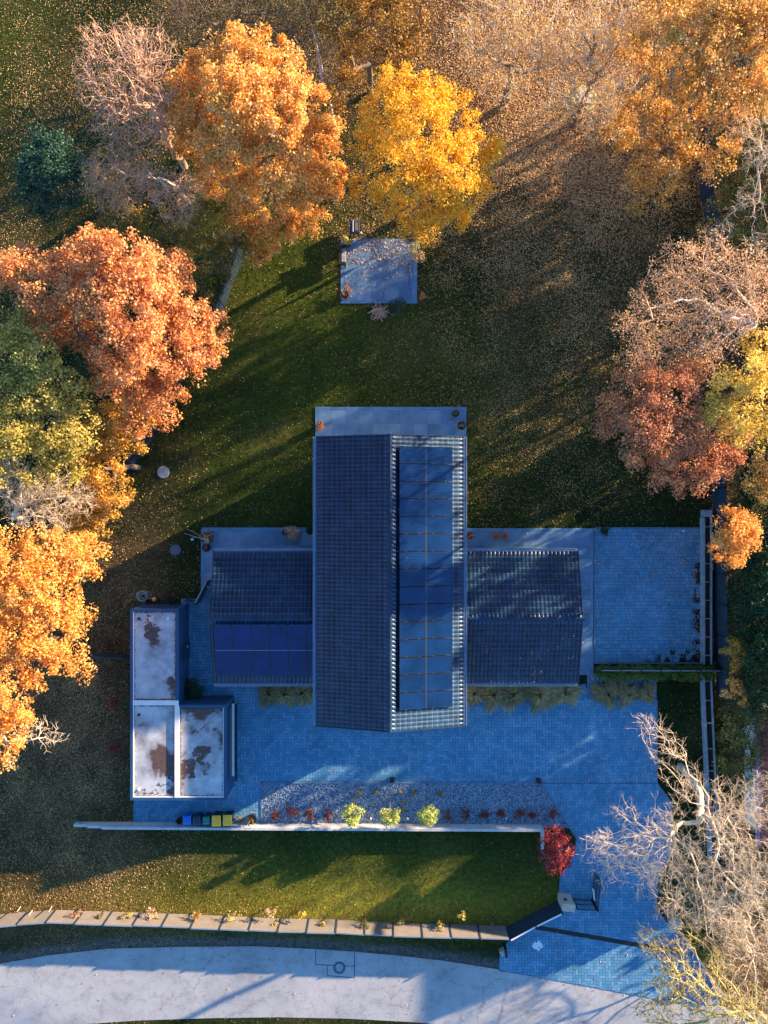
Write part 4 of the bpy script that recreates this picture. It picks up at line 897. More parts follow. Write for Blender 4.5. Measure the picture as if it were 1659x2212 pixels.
tall_fence([(400, 830), (380, 860), (350, 912), (327, 953), (258, 1060)], 2.1, 'grey blue fence edge emerging under the golden foliage left of the lawn', 'fence_l')
sf = thing('side_fence', (*P(230, 1413)[:2], 0), 'low dark fence joining the orange tree to the north garage', 'fence')
for a, b_ in (((172, 1408), (205, 1411)), ((206, 1411), (240, 1414)), ((241, 1414), (277, 1417))): MB().wall(P(*a), P(*b_), .06, 0, 1.1).build('panel', M['anthracite'], sf)
for p_ in ((172, 1408), (205.5, 1411), (240.5, 1414)): p = P(*p_); MB().box((p[0], p[1], 0), (.1, .1, 1.2)).build('post', M['blackmetal'], sf)
sg = thing('side_gate', (*P(444, 1276)[:2], 0), 'dark solid side gate with a handle between the lawn corner and the left wing', 'gate')
pn = MB().wall(P(434, 1297), P(457, 1252), .06, .05, 1.6).build('panel', M['anthracite'], sg); m_ = MB().wall(P(434, 1297), P(457, 1252), .08, 1.601, 1.63); m_.build('capping', M['zinc'], pn)
a = P(452, 1264); MB().tube([(a[0] + .05, a[1], 1.0), (a[0] + .16, a[1], 1.05), (a[0] + .2, a[1] - .1, .9)], .022).build('handle', M['lampwhite'], sg); p = P(433, 1299); MB().box((p[0], p[1], 0), (.1, .1, 1.7)).build('post', M['blackmetal'], sg)
MB().wall(P(404, 1294), P(432, 1298), .06, .05, .8).build('side_panel', M['anthracite'], sg)
# screen fence along the hedge, with posts
hf = thing('screen_fence', (*P(1400, 1443)[:2], 0), 'thin dark screen fence between the square paved court and the hedge', 'fence')
MB().wall(P(1285, 1440), P(1548, 1441), .04, .02, 1.25).build('panel', M['anthracite'], hf); MB().wall(P(1285, 1440), P(1548, 1441), .06, 1.251, 1.29).build('capping', M['zinc'], hf)
for q in range(7): p = P(1287 + q * 42, 1440); MB().box((p[0], p[1], 0), (.08, .08, 1.33)).build('post', M['blackmetal'], hf)
# raised trough wall
def trough(pts, w_, h_, label):
    w0 = [Vector(P(*p)[:2]) for p in pts]; m0 = w0[len(w0) // 2]; t = thing('trough_wall', (m0.x, m0.y, 0), label, 'wall', 'raised trough walls')
    for a, b_ in zip(w0[:-1], w0[1:]):
        dd = (b_ - a).normalized(); nn = Vector((-dd.y, dd.x))
        MB().wall(a + nn * w_ / 2, b_ + nn * w_ / 2, .09, 0, h_).build('side_wall', M['trough'], t); MB().wall(a - nn * w_ / 2, b_ - nn * w_ / 2, .13, 0, h_ - .006).build('side_wall', M['trough'], t)
        MB().wall(a, b_, w_ - .115, 0, h_ - .16).build('soil', M['soil'], t); L_ = (b_ - a).length; n = max(1, int(L_ / 1.25))
        m_ = MB()
        for i in range(n): c = a + (b_ - a) * (i + .5) / n; m_.box((c.x, c.y, h_ - .14), (.05, w_ - .12, .13), math.atan2(dd.y, dd.x))
        m_.build('cross_bar', M['trough'], t)
    return t
trough([(1521, 1118), (1521, 1432)], .52, .62, 'raised concrete trough wall filled with leaves beside the square paved court')
trough([(1521, 1447), (1524, 1530), (1529, 1640), (1534, 1760), (1538, 1850)], .54, .55, 'raised concrete trough wall continuing below the hedge towards the bare tree')
p = P(1519, 1112); tag(MB().box((p[0] + .1, p[1] + .1, 0), (.62, .5, .6)).build('wall_end_block', M['trough'], bevel=.02), 'pale block closing the upper end of the trough wall', 'block')

# ------------------------------------------------------------------ bins
def bin_(c, w_, dpt, h_, mat, label, rz=0, lidmat=None):
    x, y, _ = P(*c); z0 = .06; t = thing('wheelie_bin', (x, y, z0), label, 'bin', 'wheelie bins in a row')
    mb = MB(); vs = []
    for z, s in ((.0, .78), (.12, .80), (h_ * .93, 1.0)): vs += [(x + sx * w_ / 2 * s * .92, y + sy * dpt / 2 * s * .88, z0 + .03 + z) for sx, sy in ((-1, -1), (1, -1), (1, 1), (-1, 1))]
    mb.add(vs, [(3, 2, 1, 0)] + [(k * 4 + i, k * 4 + (i + 1) % 4, k * 4 + 4 + (i + 1) % 4, k * 4 + 4 + i) for k in range(2) for i in range(4)] + [(8, 9, 10, 11)])
    mb.build('body', M[lidmat or mat], t, bevel=.015)
    zt = z0 + h_ * .95; mb = MB(); vs = []
    for z, s in ((0, 1.0), (.035, 1.0), (.075, .86), (.085, .70)): vs += [(x + sx * w_ / 2 * s, y + sy * dpt / 2 * s, zt + z) for sx, sy in ((-1, -1), (1, -1), (1, 1), (-1, 1))]
    mb.add(vs, [(3, 2, 1, 0)] + [(k * 4 + i, k * 4 + (i + 1) % 4, k * 4 + 4 + (i + 1) % 4, k * 4 + 4 + i) for k in range(3) for i in range(4)] + [(12, 13, 14, 15)])
    ld = mb.build('lid', M[mat], t, bevel=.02); m_ = MB().box((x, y - .02, zt + .086), (w_ * .3, dpt * .12, .004)); m_.build('label_plate', M['lampwhite'] if mat in ('blue', 'teal') else M[mat], ld)
    MB().box((x, y + .04, zt + .084), (w_ * .52, dpt * .45, .018)).build('lid_panel', M[mat], ld, bevel=.008)
    MB().tube([(x - w_ * .4, y - dpt * .56, zt - .02), (x + w_ * .4, y - dpt * .56, zt - .02)], .018).build('handle', M[lidmat or mat], t)
    for s in (-1, 1):
        m_ = MB(); m_.tube([(x + s * w_ * .42, y - dpt * .42, z0 + .10), (x + s * w_ * .42 + s * .05, y - dpt * .42, z0 + .10)], .1, 14); m_.build('wheel', M['black'], t)
    return t
k_ = 50.9 / 52
def down(px_, py_, h_): return (CX + (px_ - CX) * (H - h_) / H, CY + (py_ - CY) * (H - h_) / H)
for c, w_, dpt, h_, mat, lab, lm in (((404, 1773), .56, .62, 1.0, 'blue', 'bright blue wheelie bin, leftmost in the row against the garden wall', None), ((425.5, 1774), .53, .60, 1.0, 'navy', 'dark navy wheelie bin between the blue one and the green one', None),
        ((446, 1774), .50, .56, 1.0, 'teal', 'dark green wheelie bin with a white sticker between the navy and yellow ones', 'navy'), ((467.5, 1775), .64, .78, 1.1, 'yel', 'yellow-lidded wheelie bin next to the green bin', 'black'), ((491.5, 1774), .64, .78, 1.1, 'yel', 'yellow-lidded wheelie bin at the right end of the row', 'black')):
    c2 = down(c[0], c[1], h_); bin_((c2[0], c2[1] - 2), w_, dpt, h_, mat, lab, lidmat=lm)
def pot(c, r, h_, mat, label, plant=None, cat='plant pot', name='plant_pot', z0=.058, pr=.35, ph=.5, n=260, twigs=0, group=None, leaf=.08):
    x, y, _ = P(*c); t = thing(name, (x, y, z0), label, cat, group); MB().lathe((x, y, z0), [(r * .72, 0), (r * .95, h_ * .85), (r * 1.04, h_ * .86), (r * 1.04, h_), (r * .9, h_), (r * .85, h_ * .85)], 20).build('pot', M[mat], t)
    MB().lathe((x, y, z0 + h_ * .84), [(r * .86, 0), (r * .86, .01)], 16).build('soil', M['soil'], t)
    if plant:
        cc = np.array([x, y, z0 + h_ + ph * .35]); v = rng.normal(size=(7, 3)); v /= np.linalg.norm(v, axis=1)[:, None]; v[:, 2] = np.abs(v[:, 2]); V, Fc = clump_leaves(cc + v * np.array([pr * .6, pr * .6, ph * .5]), np.full(7, pr * .45), n // 7, leaf, cc); arr_mesh('plant', V, Fc, M[plant], t)
    if twigs:
        m_ = MB()
        for i in range(twigs): a = rng.random() * 6.28; m_.tube([(x, y, z0 + h_ * .8), (x + math.cos(a) * pr * .4, y + math.sin(a) * pr * .4, z0 + h_ + ph * .5), (x + math.cos(a + .3) * pr, y + math.sin(a + .3) * pr, z0 + h_ + ph * rng.uniform(.5, 1))], [.012, .009, .005], 4)
        m_.build('twigs', M['bark_pink'], t)
    return t
pot((391, 1768), .24, .4, 'terracotta', 'small brown round pot to the left of the blue bin', None)
pot((547, 1763), .34, .55, 'black', 'black tub with yellowing straggly stems by the end of the gravel bed', 'amber', pr=.55, ph=.7, n=90, twigs=14)
tag(shrub('withered_plant', 'small withered yellow stalks on the paving between bins and black tub', (520, 1765), .35, .5, 'amber', 50, .08, 'plant'), None)
pot((692, 921), .26, .4, 'terracotta', 'pot with orange and cream flowering plant at the left end of the upper terrace', 'salmon', pr=.42, ph=.45, n=330)
pot((983, 895), .24, .4, 'black', 'dark pot with small green conifer near the right corner of the upper terrace', 'olive', pr=.25, ph=.6, n=180)
pot((996, 921), .30, .42, 'black', 'large black pot with bare pale twigs near the right edge of the upper terrace', None, twigs=9, pr=.32)
pot((450, 1182), .30, .5, 'black', 'round black pot below the square planter on the left terrace', None, twigs=4, pr=.2)
x, y, _ = P(450, 1159); t = thing('square_planter', (x, y, .06), 'square dark planter with sprawling bare twigs in the corner of the left terrace', 'planter'); MB().box((x, y, .06), (.75, .7, .5)).build('box', M['terracotta'], t, bevel=.02); MB().box((x, y, .561), (.66, .61, .01)).build('soil', M['soil'], t)
V, Fc = leaves(np.array([x, y, .65]) + rng.normal(0, .2, (160, 3)) * [1, 1, .3], rng.normal(size=(160, 3)), .07); arr_mesh('plant', V, Fc, M['rust'], t)
m_ = MB(); [m_.tube([(x, y, .6), (x + rng.normal(0, .3), y + rng.normal(0, .3), 1.0), (x + rng.normal(0, .55), y + rng.normal(0, .5), 1.1)], .012, 4) for _ in range(8)]; m_.build('twigs', M['bark_pale'], t)
shrub('pot_shrub', 'bushy cream and red-leaved shrub on the left terrace near the main roof', (634, 1148), .72, .8, 'pink', 520, .10, nb=12, z0=.06); shrub('pot_shrub', 'small crimson-leaved sprig on the left side of the cream terrace shrub', (617, 1150), .28, .7, 'red', 120, .09, nb=5, z0=.06)
pot((671, 1146), .28, .4, 'black', 'black pot tucked against the main roof on the left terrace', 'dark', pr=.3, ph=.3, n=120)
pot((1014, 1156), .26, .4, 'black', 'dark pot with a brownish ball plant at the left end of the right terrace', 'rust', pr=.3, ph=.35, n=200)
shrub('pot_shrub', 'dense brick red bush, left of the pair on the right terrace', (1070, 1157), .36, .6, 'rust', 330, .08, nb=8, z0=.06, group='pair of red bushes'); shrub('pot_shrub', 'dense brick red bush, right of the pair on the right terrace', (1089, 1156), .34, .6, 'rust', 300, .08, nb=8, z0=.06, group='pair of red bushes')
pot((1302, 1146), .26, .35, 'black', 'small dark green bush at the upper edge of the square court', 'dark', pr=.42, ph=.45, n=260)
x, y, _ = P(1709, 0); p = P(1712 / 1.1573, 1328 / 1.1573)
def globe(c, lab, z0=.06, r=.075): x, y, _ = P(*c); t = thing('garden_light', (x, y, z0), lab, 'garden light', 'small white garden lights'); MB().lathe((x, y, z0), [(.03, 0), (.03, .14)], 10).build('stem', M['black'], t); MB().lathe((x, y, z0 + .13), [(r * .3, 0), (r * .85, r * .4), (r, r), (r * .85, r * 1.6), (r * .4, r * 1.95), (.01, r * 2)], 14).build('globe', M['lampwhite'], t, smooth=True)
for c, lab in (((676, 1771), 'white globe light beside the garden wall under the left red shrubs'), ((801, 1765), 'white globe light between the first and second lime ball shrubs'), ((880, 1765), 'white globe light between the second and third lime ball shrubs'), ((998, 1764), 'white globe light below the leftmost of the right-hand red shrubs'), ((1092, 1765), 'white globe light below the middle right-hand red shrubs'), ((1201, 1795), 'white globe light in the planting bed above the crimson maple'), ((1473, 1147), 'white globe light on the upper edge of the square court'), ((780, 506), 'white globe light beside the dark cart above the seating terrace')): globe(c, lab)
# square black bollard lights
for c, lab in (((847, 1682), 'square black ground box on the driveway above the middle of the gravel bed'), ((1162, 1684), 'square black ground box at the upper right corner of the gravel bed')):
    x, y, _ = P(*c); t = thing('bollard', (x, y, .06), lab, 'bollard', 'square black ground boxes'); MB().box((x, y, .06), (.30, .28, .3)).build('housing', M['black'], t, bevel=.015); MB().box((x, y, .361), (.33, .31, .025)).build('cap', M['blackmetal'], t)
# lids in the lawn
def lid(c, r, mat, lab, name='shaft_cover'):
    x, y, _ = P(*c); t = thing(name, (x, y, 0), lab, 'cover'); MB().lathe((x, y, 0), [(r, 0), (r, .06), (r * .93, .08), (r * .9, .075)], 28).build('ring', M[mat], t); m_ = MB().lathe((x, y, .05), [(r * .88, 0), (r * .88, .035), (.02, .045)], 28, cap=True); m_.build('lid', M[mat], t)
    MB().box((x, y, .094), (.14, .04, .01), .5).build('grip', M['kerb'], t)
M['lidgrey'] = simple('worn grey concrete', (.30, .34, .36), .85, var=.35, scale=4); M['lidblue'] = simple('blue grey plastic lid', (.06, .10, .15), .6, var=.2)
lid((353, 1020), .44, 'lidgrey', 'round pale grey cover in the lawn below the left fence'); lid((379, 1188), .40, 'lidblue', 'round dark blue grey cover in the lawn left of the terrace')
t = thing('manhole', (*P(733, 2090)[:2], .02), 'round cast manhole cover in the patched road surface', 'manhole'); x, y, _ = P(733, 2090)
MB().lathe((x, y, .0), [(.44, 0), (.44, .034), (.42, .040), (.30, .040), (.29, .030)], 32).build('ring', M['lidblue'], t); MB().lathe((x, y, .0), [(.285, 0), (.285, .034), (.02, .036)], 28).build('lid', M['lidgrey'], t)
m_ = MB(); [m_.box((x + .36 * math.cos(a), y + .36 * math.sin(a), .041), (.05, .02, .006), a) for a in np.linspace(0, 6.28, 22)[:-1]]; m_.build('studs', M['lidgrey'], t)
# things behind the garage
x, y, _ = P(310, 1288); t = thing('cable_coil', (x, y, 0), 'tangled coil of grey cable on the grass behind the garage', 'cable coil'); m_ = MB()
for q in range(9):
    r = .28 + .13 * rng.random(); cx_, cy_ = x + rng.normal(0, .08), y + rng.normal(0, .08); m_.tube([(cx_ + r * math.cos(a), cy_ + r * .85 * math.sin(a), .05 + .03 * q + .04 * math.sin(3 * a + q)) for a in np.linspace(0, 6.4, 26)], .014, 5)
m_.build('coil', M['lidgrey'], t); MB().lathe((x, y, 0), [(.25, 0), (.2, .06)], 12).build('core', M['black'], t)
x, y, _ = P(334, 1294); t = thing('watering_can', (x, y, 0), 'yellow and black watering can behind the garage beside the cable coil', 'watering can'); MB().lathe((x, y, 0), [(.13, 0), (.14, .2), (.10, .26), (.05, .27)], 14).build('body', M['yel'], t); MB().tube([(x - .12, y, .05), (x - .24, y + .05, .22), (x - .32, y + .08, .28)], [.03, .022, .03]).build('spout', M['yel'], t); MB().tube([(x + .12, y, .05), (x + .22, y, .2), (x + .02, y, .3)], .015).build('handle', M['black'], t)
for c, lab, mt in (((322, 1297), 'black bucket between the cable coil and the watering can', 'black'), ((347, 1297), 'small black crate behind the garage right of the watering can', 'navy')): 
    x, y, _ = P(*c); t = thing('bucket', (x, y, 0), lab, 'bucket'); MB().lathe((x, y, 0), [(.12, 0), (.16, .28), (.145, .28), (.11, .02)], 16, cap=False).build('body', M[mt], t); MB().lathe((x, y, .015), [(.11, 0), (.11, .01)], 12).build('base', M[mt], t)
pot((371, 1296), .3, .35, 'black', 'round dark planting tub behind the garage corner', 'dark', z0=0, pr=.3, ph=.2, n=120)
x, y, _ = P(483, 1348 / 1.1573 * 1.0); x, y, _ = P(417, 1165); t = thing('water_valve', (x, y, 0), 'small turquoise cap in the grass left of the terrace planter', 'cap'); MB().lathe((x, y, 0), [(.09, 0), (.09, .16), (.12, .17), (.12, .22), (.05, .25)], 14).build('cap', simple('turquoise plastic', (.02, .38, .48), .4), t); MB().box((x, y, .25), (.16, .03, .03), .4).build('grip', M['lampwhite'], t)
# seating terrace
x, y, _ = P(767, 498); t = thing('garden_cart', (x, y, 0), 'dark cart with a pale rail standing above the seating terrace', 'cart'); MB().box((x, y, .35), (.66, .82, .42), 0, 1.04).build('tub', M['navy'], t, bevel=.02); MB().box((x - .1, y, .79), (.05, .78, .03)).build('rail', M['lampwhite'], t); MB().box((x, y + .45, .74), (.5, .09, .04)).build('handle', M['wood'], t); MB().box((x + .14, y, .78), (.2, .6, .03)).build('slat', M['wood'], t)
for sx in (-1, 1):
    for sy in (-1, 1): MB().box((x + sx * .26, y + sy * .33, 0), (.05, .05, .36)).build('leg', M['black'], t)
x, y, _ = P(742, 556); t = thing('bench', (x, y, .06), 'long dark timber bench with a grey cushion on the left edge of the seating terrace', 'bench'); MB().box((x, y, .40), (.5, 1.5, .06)).build('seat', M['wood'], t, bevel=.01); MB().box((x + .03, y - .02, .461), (.3, .95, .05)).build('cushion', M['lidgrey'], t, bevel=.02); MB().box((x - .25, y, .42), (.06, 1.5, .45)).build('backrest', M['black'], t)
MB().box((x, y + .66, .461), (.44, .12, .2)).build('armrest', M['black'], t); MB().box((x, y - .66, .461), (.44, .12, .2)).build('armrest', M['black'], t)
for sy in (-1, 1):
    for sx in (-1, 1): MB().box((x + sx * .2, y + sy * .65, .06), (.06, .06, .34)).build('leg', M['black'], t)
pot((752, 528), .36, .55, 'navy', 'big dark pot with a leafy green plant at the upper left of the seating terrace', 'lime', pr=.45, ph=.55, n=220, leaf=.11)
pot((745, 641), .30, .35, 'terracotta', 'round rusty fire bowl in the lower left corner of the seating terrace', None, 'fire bowl', 'fire_bowl', twigs=6, pr=.2)
shrub('low_shrub', 'reddish brown sprig leaning over the fire bowl', (748, 630), .5, .5, 'rust', 170, .08, nb=6, z0=.06)
shrub('chrysanthemum', 'small round orange flower clump right of the seating terrace', (912, 642), .36, .4, 'salmon', 420, .06, 'flower clump', nb=9)
shrub('low_shrub', 'bushy blue green shrub below the seating terrace next to the brush pile', (860, 666), .8, .9, 'spruce', 700, .11, nb=13)
shrub('low_shrub', 'loose green shrub at the upper right corner of the seating terrace', (895, 545), .6, 1.0, 'lime', 260, .10, nb=8); shrub('low_shrub', 'tiny dark shrub at the lower left edge below the seating terrace', (795, 668), .45, .5, 'dark', 160, .08, nb=6)
shrub('low_shrub', 'pale fawn shrub on the right border of the seating terrace', (905, 562), .7, .9, 'pink', 320, .08, nb=9)
x, y, _ = P(909, 514); t = thing('parasol_pole', (x - .6, y, 0), 'closed dark parasol standing at the upper right corner of the seating terrace', 'parasol'); x -= .6; MB().lathe((x, y, .05), [(.32, 0), (.32, .07), (.06, .1)], 18).build('base', M['black'], t); MB().tube([(x, y, .1), (x, y, 2.4)], .03, 8).build('pole', M['blackmetal'], t); MB().lathe((x, y, 1.0), [(.06, 0), (.16, .2), (.12, .8), (.05, 1.4)], 10).build('canopy', M['navy'], t)
x, y, _ = P(886, 623); t = thing('hose_nozzle', (x, y, .06), 'blue hose nozzle with thin dark hose lying on the seating terrace', 'hose'); MB().lathe((x, y, .06), [(.05, 0), (.09, .03), (.05, .1)], 10).build('nozzle', M['blue'], t); MB().tube([(x - .1, y + .3, .075), (x - .02, y + .8, .075), (x - .1, y + 1.3, .075), (x - .05, y + 1.9, .075)], .015, 5).build('hose', M['black'], t)
x, y, _ = P(822, 676); t = thing('brush_pile', (x, y, 0), 'pile of bare pale cut branches below the seating terrace', 'brush pile'); m_ = MB()
for q in range(46):
    a = rng.normal(.15, .75) + (0 if q % 2 else math.pi); L_ = rng.uniform(.5, 1.25); z = .1 + .4 * rng.random(); c_ = (x + rng.normal(0, .25), y + rng.normal(0, .12)); m_.tube([(c_[0] - L_ * .5 * math.cos(a), c_[1] - L_ * .5 * math.sin(a), z * .7), (c_[0], c_[1], z + .12), (c_[0] + L_ * .6 * math.cos(a + .2), c_[1] + L_ * .6 * math.sin(a + .2), z)], [.03, .024, .012], 5)
m_.build('branches', M['bark_pink'], t); m_ = MB(); [m_.tube([(x + rng.normal(0, .4), y + rng.normal(0, .25), .05), (x + rng.normal(0, .5), y + rng.normal(0, .3), .3)], .02, 4) for _ in range(20)]; m_.build('twigs', M['twig_dark'], t)
# stone slab in the wood, stain on paving, sack
x, y, _ = P(1261, 214); t = thing('well_cover', (x, y, 0), 'square pale stone slab on a round base among the fallen leaves in the upper right', 'stone slab'); MB().lathe((x, y, 0), [(.95, 0), (.92, .1), (.8, .16)], 24).build('base', M['bark_moss'], t); MB().box((x, y, .161), (.84, .9, .14), -.03).build('slab', M['stone'], t, bevel=.02)
m_ = MB(); n = 14; c_ = P(1161, 2042); m_.prism([(c_[0] + (.30 + .09 * math.sin(3.1 * i)) * 1.2 * math.cos(i / n * 6.283), c_[1] + (.30 + .1 * math.cos(2.3 * i)) * 1.05 * math.sin(i / n * 6.283)) for i in range(n)], .055, .064); tag(m_.build('paint_stain', M['lampwhite']), kind='structure')
x, y, _ = P(1465, 2146); t = thing('rubbish_sack', (x, y, .06), 'crumpled black sack lying under the foreground twigs at the lower right', 'sack'); V_ = []; m_ = MB(); prof = [(.05, 0), (.32, .04), (.36, .14), (.26, .24), (.08, .3), (.12, .36)]; m_.lathe((x, y, .06), prof, 14); m_.v = [(a[0] + .06 * math.sin(a[1] * 17 + a[2] * 9), a[1] * 1.0 + .09 * math.cos(a[0] * 13), a[2] + .04 * math.sin(a[0] * 21) * (a[2] > .08)) for a in m_.v]; m_.build('bag', M['black'], t); MB().tube([(x - .05, y + .1, .35), (x - .18, y + .35, .4), (x - .2, y + .5, .3)], [.05, .06, .02]).build('knot', M['black'], t)
x, y, _ = P(1456, 2098); m_ = MB().lathe((x, y, .055), [(.48, 0), (.46, .02), (.02, .03)], 22); tag(m_.build('pebble_patch', M['gravel']), kind='structure')

# ------------------------------------------------------------------ planting round the house
for i, (c, lab) in enumerate((((596, 1757), 'red-leaved shrub nearest the left end of the gravel bed'), ((633, 1751), 'red-leaved shrub second from the left end of the gravel bed'), ((668, 1753), 'red-leaved shrub third from the left in the gravel bed'), ((712, 1756), 'red-leaved shrub just left of the first lime ball shrub'),
        ((969, 1758), 'thin red shrub just right of the third lime ball shrub'), ((1003, 1752), 'dark red shrub above the globe light, second of the right-hand group'), ((1044, 1757), 'dark red shrub third of the right-hand group in the gravel bed'), ((1080, 1752), 'dark red shrub in the middle of the right-hand group'), ((1121, 1754), 'sparse pinkish red shrub, fifth of the right-hand group'), ((1153, 1755), 'largest dark red shrub near the right end of the gravel bed'), ((1194, 1754), 'dark red shrub at the slanting right end of the gravel bed'))):
    shrub('red_shrub', lab, c, .42 + .26 * ((i * 5) % 7) / 6, .6, 'redshrub', 200 if i != 4 else 100, .12, nb=9, group='red shrubs in the gravel bed', z0=.05, sparse=.7)
for (c, lab), bs in zip((((761, 1762), 'greener lime ball shrub overhanging the garden wall, first of three'), ((842, 1764), 'lime and orange ball shrub in the middle of the three by the garden wall'), ((925, 1762), 'brightest lime ball shrub, right one of the three by the garden wall')), (1.12, .95, 1.04)):
    x, y, _ = P(*c); t = thing('standard_tree', (x, y + .0, .05), lab, 'ball tree', 'ball-crowned small trees'); hz = 1.9; s = (H - hz) / F; x2, y2 = (c[0] - CX) * s, (CY - c[1]) * s; x3, y3 = x2 + 0, y2 + .15
    MB().tube([(x2, y2 + .5, .05), (x2 + .03, y2 + .35, .9), (x2, y2 + .1, 1.7)], [.04, .03, .03], 8).build('trunk', M['bark'], t); cc = np.array([x2, y2, hz]); v = rng.normal(size=(30, 3)); v /= np.linalg.norm(v, axis=1)[:, None]; V, Fc = clump_leaves(cc + v * np.array([.66, .50, .44]) * bs * rng.uniform(.7, 1.15, (30, 1)), np.full(30, .26), 42, .12, cc); arr_mesh('crown', V, Fc, M['shrub'], t)
for c, r, lab in (((585, 1488), .75, 'ornamental grass clump at the left end of the left wing front'), ((618, 1488), .85, 'ornamental grass clump second from the left under the left wing'), ((655, 1486), .8, 'ornamental grass clump against the main roof under the left wing'), ((1022, 1488), .8, 'dark ornamental grass clump beside the main roof under the right wing'), ((1062, 1490), .9, 'ornamental grass clump second from the main roof under the right wing'), ((1104, 1489), .9, 'green ornamental grass clump in the middle of the right wing front'),
                  ((1160, 1490), 1.0, 'tawny ornamental grass clump fourth from the main roof'), ((1215, 1486), .9, 'tawny ornamental grass clump at the right end of the right wing front'), ((1306, 1489), .75, 'green ornamental grass clump, left in the small gravel bed'), ((1350, 1490), .65, 'tawny ornamental grass clump, middle of the small gravel bed'), ((1390, 1488), .55, 'pale ornamental grass clump, right in the small gravel bed')):
    tuft('grass_clump', lab, (c[0], c[1] + 5), r * 1.35, 1.1, 1700, group='ornamental grass clumps')
for c, r, lab in (((775, 1712), .28, 'small pale grass tuft in the upper gravel bed, left'), ((812, 1709), .2, 'smallest pale tuft in the upper gravel bed'), ((865, 1711), .2, 'olive tuft right of the smallest pale tuft in the gravel'), ((893, 1712), .26, 'pale drooping tuft in the middle of the gravel bed'), ((951, 1713), .30, 'dark grass tuft above the third lime ball shrub'), ((872, 1731), .2, 'round olive tuft above the middle lime ball shrub'), ((868, 1748), .3, 'dark tuft touching the middle lime ball shrub'), ((762, 1737), .2, 'dark sprig above the first lime ball shrub')):
    tuft('small_tuft', lab, c, r, .3, 90, group='small tufts in the gravel')
shrub('round_bush', 'round dark green bush in the corner between the two garages', (424, 1482), .95, 1.5, 'dark', 2600, .10, nb=34, z0=.05)
shrub('red_bush', 'bright crimson shrub at the left wall of the garages, upper one', (250, 1518), .55, .8, 'red', 260, .10, nb=9); shrub('red_bush', 'dull crimson shrub at the left wall of the garages, lower one', (251, 1612), .6, .7, 'red', 220, .10, nb=10)
shrub('low_shrub', 'small dark teal sprig at the left tip of the garden wall', (176, 1764), .35, .5, 'spruce', 90, .1, nb=5)
mp_ = thing('ivy', (*P(1208, 1815)[:2], .05), 'dark evergreen ground cover around the crimson maple', 'ground cover'); g = np.array(BED); q = np.stack([rng.uniform(1172, 1244, 3200), rng.uniform(1786, 1852, 3200)], 1); q = q[pip(q[:, 0], q[:, 1], BED)]; wx, wy, _ = P(q[:, 0], q[:, 1]); V, Fc = leaves(np.stack([wx, wy, .08 + .25 * rng.random(len(wx))], 1), rng.normal(size=(len(wx), 3)), .10); arr_mesh('foliage', V, Fc, M['dark'], mp_); mp_['kind'] = 'stuff'
# weeds and creepers on the boundary fence
for i, (c, r, mt, lab) in enumerate((((172, 1962), .6, 'rust', 'red-leaved bush leaning on the left part of the concrete fence'), ((280, 1968), .5, 'lime', 'green creeper hanging over the fence right of the red bush'), ((335, 1960), .55, 'pink', 'tan weeds behind the concrete fence left of the long creeper'), ((345, 1976), .55, 'lime', 'yellow green creeper trailing down the fourth fence panel'), ((430, 1964), .5, 'amber', 'amber weeds at the fence top, middle left'), ((510, 1968), .7, 'lime', 'largest light green creeper on the middle of the concrete fence'), ((585, 1955), .7, 'pink', 'tan bramble behind the middle of the concrete fence'), ((598, 1984), .35, 'lime', 'thin green runner on the fence below the tan bramble'), ((700, 1985), .4, 'lime', 'small green sprig on the fence right of the middle'), ((790, 1984), .55, 'olive', 'olive weeds at the fence before the shaded panels'), ((860, 1975), .6, 'olive', 'dark weeds leaning on the fence in the shaded stretch'), ((950, 1990), .5, 'lime', 'bright green creeper on the fence near the entrance'), ((995, 1965), .5, 'lime', 'upright green weeds behind the fence near the entrance'), ((1060, 1975), .45, 'olive', 'olive weeds near the fence corner'), ((655, 1962), .4, 'yellow', 'small yellow weeds along the fence'), ((225, 1967), .35, 'olive', 'olive sprig between red bush and green creeper'))):
    shrub('fence_weeds', lab, c, r, 1.3, mt, 170, .10, 'weeds', 'weeds along the concrete fence', nb=9, sparse=.8)
for c, lab in (((45, 1958), 'pale stake leaning at the far left of the concrete fence'), ((70, 1966), 'pale stake beside the second fence post'), ((112, 1958), 'longest pale stake behind the third fence post')):
    x, y, _ = P(*c); tag(MB().tube([(x, y, 0), (x + .35, y + .3, 1.2)], .03).build('stake', M['bark_pale']), lab, 'stake', 'wooden stakes')
